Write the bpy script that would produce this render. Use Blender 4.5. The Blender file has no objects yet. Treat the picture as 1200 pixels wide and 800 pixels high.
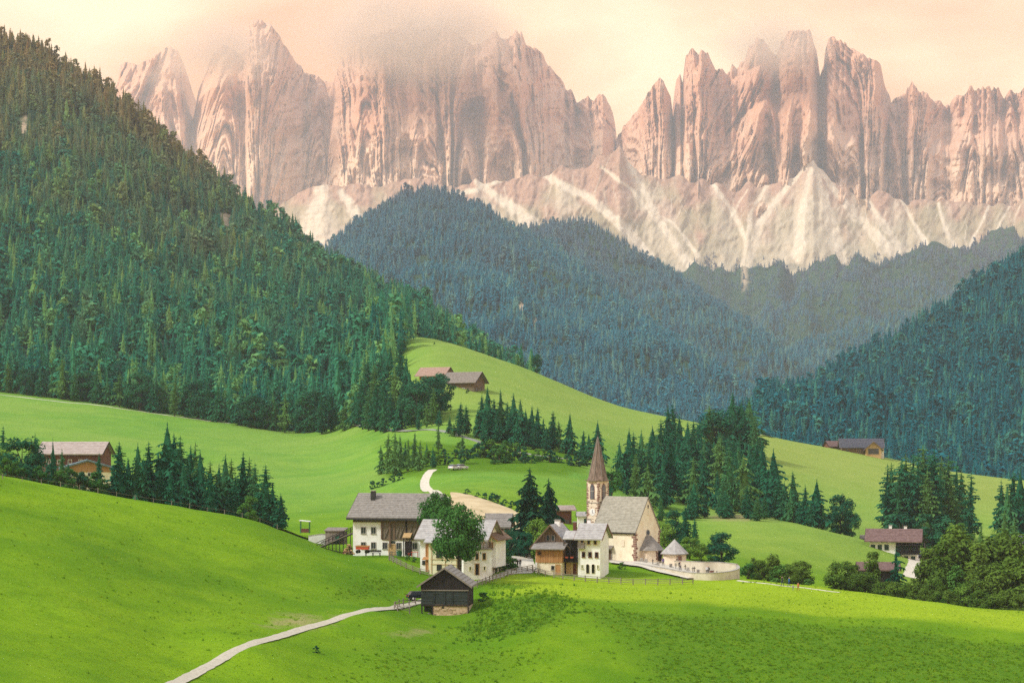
import bpy, math, random
import numpy as np
from mathutils import Vector, Matrix
R = math.radians
random.seed(7); rng = np.random.default_rng(7)
scn = bpy.context.scene
COL = scn.collection

# ------------------------------------------------------------------ camera
FOC, HZ = 2200.0, 520.0            # focal length and eye level, in pixels of the 1200 x 800 frame
cam_d = bpy.data.cameras.new("camera"); cam = bpy.data.objects.new("camera", cam_d); COL.objects.link(cam)
cam.location = (0, 0, 0); cam.rotation_euler = (R(90), 0, 0)
cam_d.sensor_width = 36.0; cam_d.lens = 36.0 * FOC / 1200.0; cam_d.shift_y = 0.1
cam_d.clip_start = 1.0; cam_d.clip_end = 60000.0
scn.camera = cam

# ------------------------------------------------------------------ sky, sun, exposure
SUN_AZ, SUN_EL = R(-108), R(44)     # azimuth from +Y clockwise (behind the camera's left shoulder), elevation
world = bpy.data.worlds.new("World"); scn.world = world; world.use_nodes = True
def sky_world():
    nt = world.node_tree; nt.nodes.clear(); N = nt.nodes.new; L = nt.links.new
    out = N("ShaderNodeOutputWorld")
    sky = N("ShaderNodeTexSky"); sky.sky_type = 'NISHITA'; sky.sun_disc = False
    sky.sun_elevation = SUN_EL; sky.sun_rotation = SUN_AZ
    b1 = N("ShaderNodeBackground"); b1.inputs[1].default_value = 0.10; L(sky.outputs[0], b1.inputs[0])
    tc = N("ShaderNodeTexCoord"); sep = N("ShaderNodeSeparateXYZ"); L(tc.outputs['Generated'], sep.inputs[0])
    # cloud deck: soft banks, peach where thick, cream where thin; greyer towards the zenith
    mp = N("ShaderNodeMapping"); mp.inputs['Scale'].default_value = (4.2, 4.2, 11.0); mp.inputs['Location'].default_value = (9.2, 0.4, 1.8)
    L(tc.outputs['Generated'], mp.inputs[0])
    n1 = N("ShaderNodeTexNoise"); n1.inputs['Scale'].default_value = 1.15; n1.inputs['Detail'].default_value = 6.0; n1.inputs['Roughness'].default_value = 0.5
    n1.inputs['Distortion'].default_value = 0.35
    L(mp.outputs[0], n1.inputs['Vector'])
    cr = N("ShaderNodeValToRGB"); e = cr.color_ramp.elements
    e[0].position = 0.38; e[0].color = (0.90, 0.44, 0.185, 1)
    e[1].position = 0.62; e[1].color = (1.10, 0.85, 0.49, 1)
    x = e.new(0.50); x.color = (1.02, 0.63, 0.32, 1)
    L(n1.outputs[0], cr.inputs[0])
    up = N("ShaderNodeMapRange"); up.inputs[1].default_value = 0.22; up.inputs[2].default_value = 0.60; up.interpolation_type = 'SMOOTHSTEP'
    L(sep.outputs[2], up.inputs[0])
    mx = N("ShaderNodeMix"); mx.data_type = 'RGBA'; L(up.outputs[0], mx.inputs[0]); L(cr.outputs[0], mx.inputs[6]); mx.inputs[7].default_value = (0.60, 0.70, 0.84, 1)
    b2 = N("ShaderNodeBackground"); L(mx.outputs[2], b2.inputs[0]); b2.inputs[1].default_value = 1.0
    ms = N("ShaderNodeMixShader"); ms.inputs[0].default_value = 0.90
    L(b1.outputs[0], ms.inputs[1]); L(b2.outputs[0], ms.inputs[2]); L(ms.outputs[0], out.inputs[0])
sky_world()
sun_d = bpy.data.lights.new("sun", 'SUN'); sun = bpy.data.objects.new("sun", sun_d); COL.objects.link(sun)
sun_d.energy = 2.8; sun_d.angle = R(9); sun_d.color = (1.0, 0.95, 0.86)
sdir = Vector((math.sin(SUN_AZ) * math.cos(SUN_EL), math.cos(SUN_AZ) * math.cos(SUN_EL), math.sin(SUN_EL)))
sun.rotation_euler = sdir.to_track_quat('Z', 'Y').to_euler()
scn.view_settings.view_transform = 'Standard'; scn.view_settings.look = 'None'
scn.view_settings.exposure = 0.5; scn.view_settings.gamma = 1.0; scn.view_settings.use_curve_mapping = False
scn.render.engine = 'CYCLES'
cy = scn.cycles
cy.max_bounces = 6; cy.diffuse_bounces = 2; cy.glossy_bounces = 2; cy.transmission_bounces = 3; cy.volume_bounces = 1; cy.transparent_max_bounces = 6
cy.use_denoising = False; cy.volume_step_rate = 1.0; cy.volume_max_steps = 64
cy.sample_clamp_indirect = 4.0

# ------------------------------------------------------------------ helpers
def P(px, py, Y):
    return Vector(((px - 600.0) / FOC * Y, Y, (HZ - py) / FOC * Y))
def tag(o, label=None, cat=None, group=None, kind=None):
    if label: o["label"] = label
    if cat: o["category"] = cat
    if group: o["group"] = group
    if kind: o["kind"] = kind
    return o
def link(name, mesh, parent=None, loc=None, rz=None):
    o = bpy.data.objects.new(name, mesh); COL.objects.link(o)
    if parent: o.parent = parent
    if loc is not None: o.location = loc
    if rz is not None: o.rotation_euler = (0, 0, rz)
    return o
def empty(name, loc, rz=0.0):
    o = link(name, None, None, loc, rz); o.empty_display_size = 0.5
    return o
def mesh_np(name, verts, faces, mat=None, smooth=False):
    m = bpy.data.meshes.new(name)
    verts = np.asarray(verts, dtype=np.float32); faces = np.asarray(faces, dtype=np.int32)
    k = faces.shape[1]
    m.vertices.add(len(verts)); m.vertices.foreach_set("co", verts.ravel())
    m.loops.add(faces.size); m.loops.foreach_set("vertex_index", faces.ravel())
    m.polygons.add(len(faces)); m.polygons.foreach_set("loop_start", np.arange(0, faces.size, k, dtype=np.int32))
    if smooth: m.polygons.foreach_set("use_smooth", np.ones(len(faces), dtype=bool))
    m.update(calc_edges=True); m.validate()
    if mat: m.materials.append(mat)
    return m
def grid_faces(nr, nc):
    i = np.arange(nr - 1)[:, None] * nc + np.arange(nc - 1)[None, :]
    return np.stack([i, i + 1, i + nc + 1, i + nc], -1).reshape(-1, 4)
def attr(m, name, vals):
    a = m.attributes.new(name, 'FLOAT', 'POINT'); a.data.foreach_set("value", np.asarray(vals, dtype=np.float32).ravel())

class MB:
    """collects plain polygons into one mesh"""
    def __init__(s): s.v = []; s.f = []
    def poly(s, vs, fs):
        n = len(s.v); s.v += [tuple(p) for p in vs]; s.f += [tuple(i + n for i in q) for q in fs]; return s
    def box(s, x0, x1, y0, y1, z0, z1):
        return s.poly([(x0,y0,z0),(x1,y0,z0),(x1,y1,z0),(x0,y1,z0),(x0,y0,z1),(x1,y0,z1),(x1,y1,z1),(x0,y1,z1)],
                      [(3,2,1,0),(4,5,6,7),(0,1,5,4),(1,2,6,5),(2,3,7,6),(3,0,4,7)])
    def extr(s, prof, axis, a, b):
        """closed 2D profile extruded along an axis: 'x' -> (y,z) profile, 'y' -> (x,z) profile, 'z' -> (x,y) profile"""
        n = len(prof)
        mk = {'x': lambda p, t: (t, p[0], p[1]), 'y': lambda p, t: (p[0], t, p[1]), 'z': lambda p, t: (p[0], p[1], t)}[axis]
        vs = [mk(p, a) for p in prof] + [mk(p, b) for p in prof]
        fs = [tuple(range(n)), tuple(range(2 * n - 1, n - 1, -1))] + [(i, i + n, (i + 1) % n + n, (i + 1) % n) for i in range(n)]
        return s.poly(vs, fs)
    def bar(s, p, q, w, h=None):
        """straight timber from p to q with a rectangular section"""
        h = h or w; p = Vector(p); q = Vector(q); d = (q - p).normalized()
        up = Vector((0, 0, 1)) if abs(d.z) < 0.95 else Vector((1, 0, 0))
        a = d.cross(up).normalized() * w / 2; b = a.cross(d).normalized() * h / 2
        vs = [p-a-b, p+a-b, p+a+b, p-a+b, q-a-b, q+a-b, q+a+b, q-a+b]
        return s.poly(vs, [(3,2,1,0),(4,5,6,7),(0,1,5,4),(1,2,6,5),(2,3,7,6),(3,0,4,7)])
    def tube(s, pts, rad, n=7):
        base = len(s.v); pts = [Vector(p) for p in pts]
        for k, p in enumerate(pts):
            d = (pts[min(k + 1, len(pts) - 1)] - pts[max(k - 1, 0)]).normalized()
            up = Vector((1, 0, 0)) if abs(d.x) < 0.9 else Vector((0, 1, 0))
            a = d.cross(up).normalized(); b = d.cross(a).normalized()
            for i in range(n):
                t = 2 * math.pi * i / n; s.v.append(tuple(p + (a * math.cos(t) + b * math.sin(t)) * rad[k]))
        for k in range(len(pts) - 1):
            for i in range(n):
                j = (i + 1) % n; s.f.append((base + k*n + i, base + k*n + j, base + (k+1)*n + j, base + (k+1)*n + i))
        s.f.append(tuple(base + i for i in range(n))[::-1]); s.f.append(tuple(base + (len(pts)-1)*n + i for i in range(n)))
        return s
    def cone(s, c, r0, r1, z0, z1, n=12, rot=0.0):
        vs = []; c = c
        for (r, z) in ((r0, z0), (r1, z1)):
            for i in range(n):
                t = rot + 2 * math.pi * i / n; vs.append((c[0] + r * math.cos(t), c[1] + r * math.sin(t), z))
        return s.poly(vs, [tuple(range(n))[::-1], tuple(range(n, 2*n))] + [(i, (i+1) % n, (i+1) % n + n, i + n) for i in range(n)])
    def mesh(s, name, mat=None, smooth=False):
        m = bpy.data.meshes.new(name); m.from_pydata(s.v, [], s.f)
        if smooth: m.polygons.foreach_set("use_smooth", [True] * len(m.polygons))
        m.update()
        if mat: m.materials.append(mat)
        return m
    def build(s, name, mat, parent=None, loc=None, rz=None, smooth=False):
        return link(name, s.mesh(name, mat, smooth), parent, loc, rz)

# numpy value noise
def _h(ix, iy, seed):
    ix = ix.astype(np.int64); iy = iy.astype(np.int64)
    n = (ix * 374761393 + iy * 668265263 + seed * 1274126177) & 0xffffffff
    n = ((n ^ (n >> 13)) * 1274126177) & 0xffffffff
    return ((n ^ (n >> 16)) & 0xffff) / 65535.0
def vn(x, y, seed=0):
    x = np.asarray(x, float); y = np.asarray(y, float)
    x, y = np.broadcast_arrays(x, y)
    ix = np.floor(x); iy = np.floor(y); fx = x - ix; fy = y - iy
    fx = fx*fx*fx*(fx*(fx*6-15)+10); fy = fy*fy*fy*(fy*(fy*6-15)+10)
    a = _h(ix, iy, seed); b = _h(ix+1, iy, seed); c = _h(ix, iy+1, seed); d = _h(ix+1, iy+1, seed)
    return (a + (b-a)*fx) * (1-fy) + (c + (d-c)*fx) * fy
def fbm(x, y, seed=0, oct=4, gain=0.5):
    s = 0; a = 1; t = 0
    for k in range(oct):
        s = s + a * vn(x * 2**k + 17.3*k, y * 2**k + 9.1*k, seed + k); t += a; a *= gain
    return s / t
def ridged(x, y, seed=0, oct=3, gain=0.5):
    s = 0; a = 1; t = 0
    for k in range(oct):
        s = s + a * (1 - np.abs(2 * vn(x * 2**k + 7.7*k, y * 2**k + 3.3*k, seed + k) - 1)); t += a; a *= gain
    return s / t
def lerp(a, b, t): return a + (b - a) * t
def sstep(a, b, x):
    t = np.clip((x - a) / (b - a), 0, 1); return t * t * (3 - 2 * t)
def pl(x, pts, k=1):
    """piecewise-linear lookup in a list of tuples sorted by their first entry"""
    return np.interp(x, [p[0] for p in pts], [p[k] for p in pts])

# ------------------------------------------------------------------ materials
MAT = {}
def new_mat(name):
    m = bpy.data.materials.new(name); m.use_nodes = True; nt = m.node_tree
    b = nt.nodes['Principled BSDF']; b.inputs['Specular IOR Level'].default_value = 0.2; MAT[name] = m
    return m, nt, b
def nz(nt, scale, detail=4, rough=0.55, coord='Object', mscale=None, dist=0.0):
    tc = nt.nodes.new("ShaderNodeTexCoord"); v = tc.outputs[coord]
    if mscale:
        mp = nt.nodes.new("ShaderNodeMapping"); mp.inputs['Scale'].default_value = mscale; nt.links.new(v, mp.inputs[0]); v = mp.outputs[0]
    n = nt.nodes.new("ShaderNodeTexNoise"); n.inputs['Scale'].default_value = scale; n.inputs['Detail'].default_value = detail
    n.inputs['Roughness'].default_value = rough; n.inputs['Distortion'].default_value = dist
    nt.links.new(v, n.inputs['Vector']); return n.outputs[0]
def rng_(nt, v, a, b, c=0.0, d=1.0):
    n = nt.nodes.new("ShaderNodeMapRange"); n.inputs[1].default_value = a; n.inputs[2].default_value = b
    n.inputs[3].default_value = c; n.inputs[4].default_value = d; nt.links.new(v, n.inputs[0]); return n.outputs[0]
def ramp(nt, v, stops):
    n = nt.nodes.new("ShaderNodeValToRGB"); e = n.color_ramp.elements
    e[0].position, e[0].color = stops[0][0], (*stops[0][1], 1); e[1].position, e[1].color = stops[-1][0], (*stops[-1][1], 1)
    for p, c in stops[1:-1]:
        x = e.new(p); x.color = (*c, 1)
    nt.links.new(v, n.inputs[0]); return n.outputs[0]
def mixc(nt, f, a, b, mode='MIX'):
    n = nt.nodes.new("ShaderNodeMix"); n.data_type = 'RGBA'; n.blend_type = mode
    for s, v in ((0, f), (6, a), (7, b)):
        if isinstance(v, (int, float)): n.inputs[s].default_value = v
        elif isinstance(v, tuple): n.inputs[s].default_value = (*v, 1)
        else: nt.links.new(v, n.inputs[s])
    return n.outputs[2]
def bump(nt, b, h, strength=0.4, dist=0.1):
    n = nt.nodes.new("ShaderNodeBump"); n.inputs['Strength'].default_value = strength; n.inputs['Distance'].default_value = dist
    nt.links.new(h, n.inputs['Height']); nt.links.new(n.outputs[0], b.inputs['Normal'])
def math_(nt, op, a, b=None):
    n = nt.nodes.new("ShaderNodeMath"); n.operation = op
    for s, v in ((0, a), (1, b)):
        if v is None: continue
        if isinstance(v, (int, float)): n.inputs[s].default_value = v
        else: nt.links.new(v, n.inputs[s])
    return n.outputs[0]
def atr(nt, name):
    n = nt.nodes.new("ShaderNodeAttribute"); n.attribute_name = name; return n.outputs['Fac']

def simple(name, c1, c2, scale=3.0, rough=0.85, mscale=None, bmp=0.3, bd=0.02, lo=0.35, hi=0.65):
    """two-tone worn surface"""
    m, nt, b = new_mat(name); f = nz(nt, scale, 5, 0.6, mscale=mscale)
    nt.links.new(mixc(nt, rng_(nt, f, lo, hi), c1, c2), b.inputs['Base Color']); b.inputs['Roughness'].default_value = rough
    bump(nt, b, f, bmp, bd); return m
def plaster(name, c, dirt):
    m, nt, b = new_mat(name)
    f = nz(nt, 0.7, 6, 0.65); g = nz(nt, 2.2, 4, 0.6, mscale=(1, 1, 0.25))
    k = mixc(nt, rng_(nt, f, 0.45, 0.8), c, dirt); k = mixc(nt, rng_(nt, g, 0.58, 0.85, 0, 0.6), k, dirt)
    nt.links.new(k, b.inputs['Base Color']); b.inputs['Roughness'].default_value = 0.9; bump(nt, b, f, 0.2, 0.02); return m
def wood(name, c1, c2, vertical=True):
    m, nt, b = new_mat(name)
    f = nz(nt, 1.0, 4, 0.6, mscale=(5, 5, 0.5) if vertical else (0.5, 0.5, 6)); g = nz(nt, 0.5, 3)
    oi = nt.nodes.new("ShaderNodeObjectInfo")
    k = mixc(nt, rng_(nt, f, 0.3, 0.7), c1, c2); k = mixc(nt, rng_(nt, g, 0.4, 0.75, 0, 0.5), k, c1)
    k = mixc(nt, rng_(nt, oi.outputs['Random'], 0, 1, 0, 0.45), k, c2)
    nt.links.new(k, b.inputs['Base Color']); b.inputs['Roughness'].default_value = 0.85; bump(nt, b, f, 0.4, 0.03); return m
def foliage(name, c1, c2, c3=None, transl=0.25, altitude=None):
    """leaves or needles: own colour per tree, a little light passing through; altitude = (z0, z1, colour) for a warm toning or haze tint painted into the colour with height"""
    m = bpy.data.materials.new(name); m.use_nodes = True; nt = m.node_tree; nt.nodes.clear(); MAT[name] = m
    oi = nt.nodes.new("ShaderNodeObjectInfo")
    k = mixc(nt, oi.outputs['Random'], c1, c2)
    if c3:
        r2 = math_(nt, 'FRACT', math_(nt, 'MULTIPLY', oi.outputs['Random'], 17.31)); k = mixc(nt, rng_(nt, r2, 0.72, 0.9), k, c3)
    n = nz(nt, 9.0, 2, 0.5); k = mixc(nt, rng_(nt, n, 0.35, 0.7, 0, 0.55), k, tuple(min(1, v * 1.7) for v in c2))
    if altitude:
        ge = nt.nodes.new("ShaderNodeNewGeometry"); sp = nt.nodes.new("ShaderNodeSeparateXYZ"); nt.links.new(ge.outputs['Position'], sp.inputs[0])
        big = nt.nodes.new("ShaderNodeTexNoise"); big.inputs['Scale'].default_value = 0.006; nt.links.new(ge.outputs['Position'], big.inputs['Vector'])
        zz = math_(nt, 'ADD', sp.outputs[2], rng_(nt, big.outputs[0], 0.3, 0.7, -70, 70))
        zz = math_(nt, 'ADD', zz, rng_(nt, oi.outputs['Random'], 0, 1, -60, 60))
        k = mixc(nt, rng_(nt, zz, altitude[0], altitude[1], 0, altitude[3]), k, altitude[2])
    d = nt.nodes.new("ShaderNodeBsdfDiffuse"); t = nt.nodes.new("ShaderNodeBsdfTranslucent"); mx = nt.nodes.new("ShaderNodeMixShader"); o = nt.nodes.new("ShaderNodeOutputMaterial")
    nt.links.new(k, d.inputs[0]); nt.links.new(k, t.inputs[0]); mx.inputs[0].default_value = transl
    nt.links.new(d.outputs[0], mx.inputs[1]); nt.links.new(t.outputs[0], mx.inputs[2]); nt.links.new(mx.outputs[0], o.inputs[0]); return m

plaster('plaster_white', (0.86, 0.86, 0.84), (0.68, 0.64, 0.57)); plaster('plaster_cream', (0.86, 0.78, 0.60), (0.68, 0.53, 0.37))
plaster('plaster_yellow', (0.76, 0.74, 0.52), (0.6, 0.55, 0.36)); plaster('plaster_tower', (0.80, 0.70, 0.55), (0.56, 0.40, 0.28))
plaster('churchyard_wall', (0.60, 0.55, 0.44), (0.42, 0.36, 0.26))
simple('porphyry', (0.16, 0.075, 0.06), (0.33, 0.19, 0.15), 4.0)
simple('shingle_grey', (0.19, 0.17, 0.15), (0.29, 0.265, 0.235), 2.0, mscale=(1, 1, 1)); simple('shingle_pale', (0.32, 0.30, 0.285), (0.46, 0.44, 0.42), 1.5)
simple('shingle_church', (0.27, 0.25, 0.20), (0.39, 0.365, 0.30), 1.2, mscale=(1, 1, 2)); simple('shingle_spire', (0.13, 0.095, 0.07), (0.27, 0.20, 0.155), 1.2, mscale=(2.5, 2.5, 0.5))
simple('shingle_brown', (0.17, 0.14, 0.12), (0.27, 0.235, 0.20), 1.6); simple('roof_pink', (0.34, 0.27, 0.24), (0.46, 0.39, 0.35), 1.2); simple('roof_dark', (0.05, 0.05, 0.065), (0.10, 0.10, 0.12), 1.5)
simple('roof_red', (0.13, 0.075, 0.068), (0.21, 0.135, 0.125), 1.4); simple('roof_orange', (0.30, 0.185, 0.14), (0.42, 0.29, 0.225), 1.4)
simple('roof_blue', (0.09, 0.14, 0.17), (0.2, 0.27, 0.30), 1.4)
wood('wood_dark', (0.010, 0.009, 0.010), (0.038, 0.030, 0.028)); wood('wood_slate', (0.016, 0.023, 0.024), (0.050, 0.064, 0.062), False)
wood('wood_brown', (0.10, 0.062, 0.04), (0.22, 0.145, 0.095)); wood('wood_weathered', (0.105, 0.085, 0.055), (0.23, 0.185, 0.13)); wood('wood_orange', (0.33, 0.15, 0.055), (0.52, 0.28, 0.12))
wood('wood_red', (0.10, 0.035, 0.026), (0.20, 0.085, 0.06)); wood('wood_grey', (0.14, 0.12, 0.10), (0.30, 0.26, 0.22)); wood('wood_tan', (0.42, 0.27, 0.12), (0.55, 0.38, 0.19))
simple('bark', (0.035, 0.026, 0.02), (0.10, 0.075, 0.055), 6.0, mscale=(4, 4, 1)); simple('metal_dark', (0.02, 0.02, 0.024), (0.05, 0.05, 0.05), 3.0, 0.5)
simple('stone_base', (0.42, 0.30, 0.18), (0.62, 0.48, 0.33), 2.2); simple('stone_grey', (0.25, 0.23, 0.2), (0.45, 0.42, 0.37), 3.0)
simple('gravel', (0.50, 0.44, 0.34), (0.66, 0.60, 0.50), 1.6, 0.95); simple('asphalt', (0.38, 0.34, 0.26), (0.52, 0.47, 0.37), 2.6, 0.95, bmp=0.1); simple('lane_grey', (0.22, 0.22, 0.19), (0.32, 0.32, 0.27), 0.5, 0.95); simple('earth', (0.44, 0.33, 0.18), (0.60, 0.48, 0.29), 0.15, 0.95)
simple('red_paint', (0.5, 0.06, 0.035), (0.6, 0.12, 0.06), 3); simple('green_paint', (0.02, 0.10, 0.06), (0.04, 0.16, 0.09), 3); simple('white_paint', (0.72, 0.72, 0.70), (0.8, 0.8, 0.78), 3)
simple('blossom', (0.45, 0.05, 0.05), (0.62, 0.18, 0.10), 9)
def glass_mat(name, c):
    m, nt, b = new_mat(name); b.inputs['Base Color'].default_value = (*c, 1); b.inputs['Roughness'].default_value = 0.12; b.inputs['Specular IOR Level'].default_value = 0.5
glass_mat('glass', (0.035, 0.042, 0.05)); glass_mat('tyre', (0.012, 0.012, 0.012)); glass_mat('car_dark', (0.015, 0.022, 0.04)); glass_mat('car_white', (0.7, 0.7, 0.72)); glass_mat('opening', (0.014, 0.012, 0.012)); glass_mat('louvre', (0.10, 0.11, 0.13))
foliage('needles_near', (0.008, 0.040, 0.022), (0.016, 0.062, 0.030), transl=0.15)
foliage('needles_spruce', (0.009, 0.080, 0.045), (0.026, 0.13, 0.062), (0.065, 0.18, 0.06), transl=0.25)
foliage('needles_larch', (0.05, 0.14, 0.045), (0.09, 0.19, 0.05), transl=0.2)
foliage('leaves_dark', (0.030, 0.11, 0.026), (0.06, 0.165, 0.035)); foliage('leaves_mid', (0.05, 0.15, 0.03), (0.085, 0.19, 0.035)); foliage('leaves_light', (0.11, 0.22, 0.03), (0.17, 0.29, 0.045)); foliage('leaves_olive', (0.05, 0.115, 0.018), (0.11, 0.18, 0.028)); foliage('leaves_teal', (0.012, 0.085, 0.05), (0.028, 0.12, 0.055))
foliage('needles_forest_left', (0.006, 0.11, 0.10), (0.045, 0.215, 0.11), (0.19, 0.36, 0.10), altitude=(140, 430, (0.33, 0.20, 0.08), 0.92))  # upper brown is a warm graded toning painted into the needle colour
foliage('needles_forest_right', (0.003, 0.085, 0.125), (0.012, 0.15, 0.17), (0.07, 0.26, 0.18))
foliage('needles_forest_mid', (0.014, 0.14, 0.22), (0.04, 0.22, 0.27), (0.18, 0.34, 0.25), altitude=(260, 700, (0.18, 0.13, 0.19), 0.8))  # blue of the distance and mauve upper haze painted into the needle colour
foliage('grass_blades', (0.12, 0.25, 0.004), (0.23, 0.36, 0.008), (0.34, 0.43, 0.03), transl=0.45); foliage('grass_rough', (0.08, 0.20, 0.006), (0.14, 0.27, 0.010), (0.24, 0.34, 0.02), transl=0.45); foliage('grass_weeds', (0.05, 0.16, 0.010), (0.10, 0.23, 0.014), (0.18, 0.30, 0.02), transl=0.45)

def grass_material():
    m, nt, b = new_mat('grass')
    big = nz(nt, 0.016, 4, 0.55); mid = nz(nt, 0.09, 5, 0.6); mid2 = nz(nt, 0.30, 5, 0.65); fine = nz(nt, 1.1, 5, 0.75); tiny = nz(nt, 5.0, 3, 0.75)
    k = mixc(nt, rng_(nt, big, 0.36, 0.64), (0.080, 0.205, 0.004), (0.185, 0.34, 0.006))
    k = mixc(nt, rng_(nt, mid, 0.45, 0.75, 0, 0.6), k, (0.24, 0.38, 0.011))
    k = mixc(nt, rng_(nt, mid, 0.48, 0.25, 0, 0.55), k, (0.07, 0.19, 0.003))
    k = mixc(nt, rng_(nt, mid2, 0.5, 0.75, 0, 0.5), k, (0.075, 0.19, 0.004))
    far = mixc(nt, rng_(nt, mid, 0.3, 0.7), (0.115, 0.29, 0.040), (0.20, 0.37, 0.045)); far = mixc(nt, rng_(nt, big, 0.4, 0.65, 0, 0.6), far, (0.27, 0.39, 0.075)); far = mixc(nt, rng_(nt, mid2, 0.5, 0.8, 0, 0.4), far, (0.10, 0.25, 0.04))
    k = mixc(nt, atr(nt, 'far'), k, far)
    k = mixc(nt, atr(nt, 'dry'), k, mixc(nt, mid, (0.23, 0.32, 0.05), (0.37, 0.40, 0.11)))
    k = mixc(nt, math_(nt, 'MULTIPLY', atr(nt, 'lawn'), rng_(nt, mid, 0.25, 0.7, 0.55, 1.0)), k, (0.33, 0.46, 0.018))
    rgh = mixc(nt, rng_(nt, fine, 0.3, 0.7), (0.04, 0.13, 0.005), (0.095, 0.215, 0.008)); rgh = mixc(nt, rng_(nt, mid2, 0.45, 0.7, 0, 0.6), rgh, (0.15, 0.27, 0.010))
    edge = math_(nt, 'ADD', atr(nt, 'rough'), rng_(nt, mid, 0.3, 0.7, -0.28, 0.28)); edge = math_(nt, 'ADD', edge, rng_(nt, mid2, 0.3, 0.7, -0.15, 0.15)); k = mixc(nt, math_(nt, 'MULTIPLY', rng_(nt, edge, 0.25, 0.6), math_(nt, 'MINIMUM', math_(nt, 'MULTIPLY', atr(nt, 'rough'), 1.25), 1.0)), k, rgh)
    k = mixc(nt, rng_(nt, fine, 0.42, 0.70, 0.0, 0.4), k, (0.07, 0.17, 0.004)); k = mixc(nt, rng_(nt, tiny, 0.45, 0.8, 0, 0.4), k, (0.28, 0.36, 0.02))
    soil = math_(nt, 'ADD', atr(nt, 'soil'), rng_(nt, mid2, 0.3, 0.7, -0.4, 0.4)); k = mixc(nt, math_(nt, 'MULTIPLY', rng_(nt, soil, 0.35, 0.8), atr(nt, 'soil')), k, (0.36, 0.30, 0.14))
    nt.links.new(k, b.inputs['Base Color']); b.inputs['Roughness'].default_value = 0.95; b.inputs['Specular IOR Level'].default_value = 0.05
    h = math_(nt, 'ADD', math_(nt, 'MULTIPLY', fine, 0.5), math_(nt, 'MULTIPLY', tiny, 0.25)); bump(nt, b, h, 0.8, 0.8)
    return m
grass_material()
def forest_floor():
    m, nt, b = new_mat('forest_floor'); f = nz(nt, 0.03, 4)
    k = mixc(nt, rng_(nt, f, 0.35, 0.65), (0.010, 0.045, 0.028), (0.03, 0.07, 0.03)); k = mixc(nt, atr(nt, 'bare'), k, (0.46, 0.34, 0.22))
    nt.links.new(k, b.inputs['Base Color']); b.inputs['Roughness'].default_value = 1.0
forest_floor()
def rock_material():
    m, nt, b = new_mat('dolomite')
    streak = nz(nt, 0.012, 6, 0.62, mscale=(1.0, 0.35, 0.16)); band = nz(nt, 0.006, 4, 0.6, mscale=(0.35, 0.35, 2.6)); fine = nz(nt, 0.05, 6, 0.7, mscale=(1, 1, 0.5)); big = nz(nt, 0.0022, 3)
    k = mixc(nt, rng_(nt, streak, 0.32, 0.68), (0.56, 0.25, 0.135), (0.74, 0.39, 0.225))
    k = mixc(nt, rng_(nt, band, 0.52, 0.72, 0, 0.4), k, (0.78, 0.46, 0.28)); k = mixc(nt, rng_(nt, fine, 0.5, 0.75, 0, 0.45), k, (0.45, 0.20, 0.115))
    k = mixc(nt, rng_(nt, big, 0.4, 0.65, 0, 0.35), k, (0.74, 0.45, 0.30))
    low = mixc(nt, rng_(nt, streak, 0.3, 0.7), (0.70, 0.45, 0.29), (0.88, 0.64, 0.43)); k = mixc(nt, atr(nt, 'pale'), k, low)
    nt.links.new(k, b.inputs['Base Color']); b.inputs['Roughness'].default_value = 0.95; bump(nt, b, fine, 0.7, 14.0)
    m, nt, b = new_mat('scree')
    st = nz(nt, 0.010, 5, 0.6, dist=0.3); fi = nz(nt, 0.04, 5, 0.7); 
    rock = mixc(nt, rng_(nt, fi, 0.35, 0.65), (0.36, 0.19, 0.12), (0.50, 0.30, 0.195)); gr = mixc(nt, rng_(nt, st, 0.35, 0.65), (0.25, 0.225, 0.11), (0.40, 0.33, 0.185))
    k = mixc(nt, atr(nt, 'green'), rock, gr); sc = mixc(nt, rng_(nt, fi, 0.3, 0.7), (0.62, 0.49, 0.34), (0.80, 0.66, 0.48)); k = mixc(nt, atr(nt, 'scree'), k, sc)
    k = mixc(nt, atr(nt, 'wood'), k, (0.03, 0.06, 0.045))
    nt.links.new(k, b.inputs['Base Color']); b.inputs['Roughness'].default_value = 1.0; bump(nt, b, fi, 0.6, 10.0)
rock_material()

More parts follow.
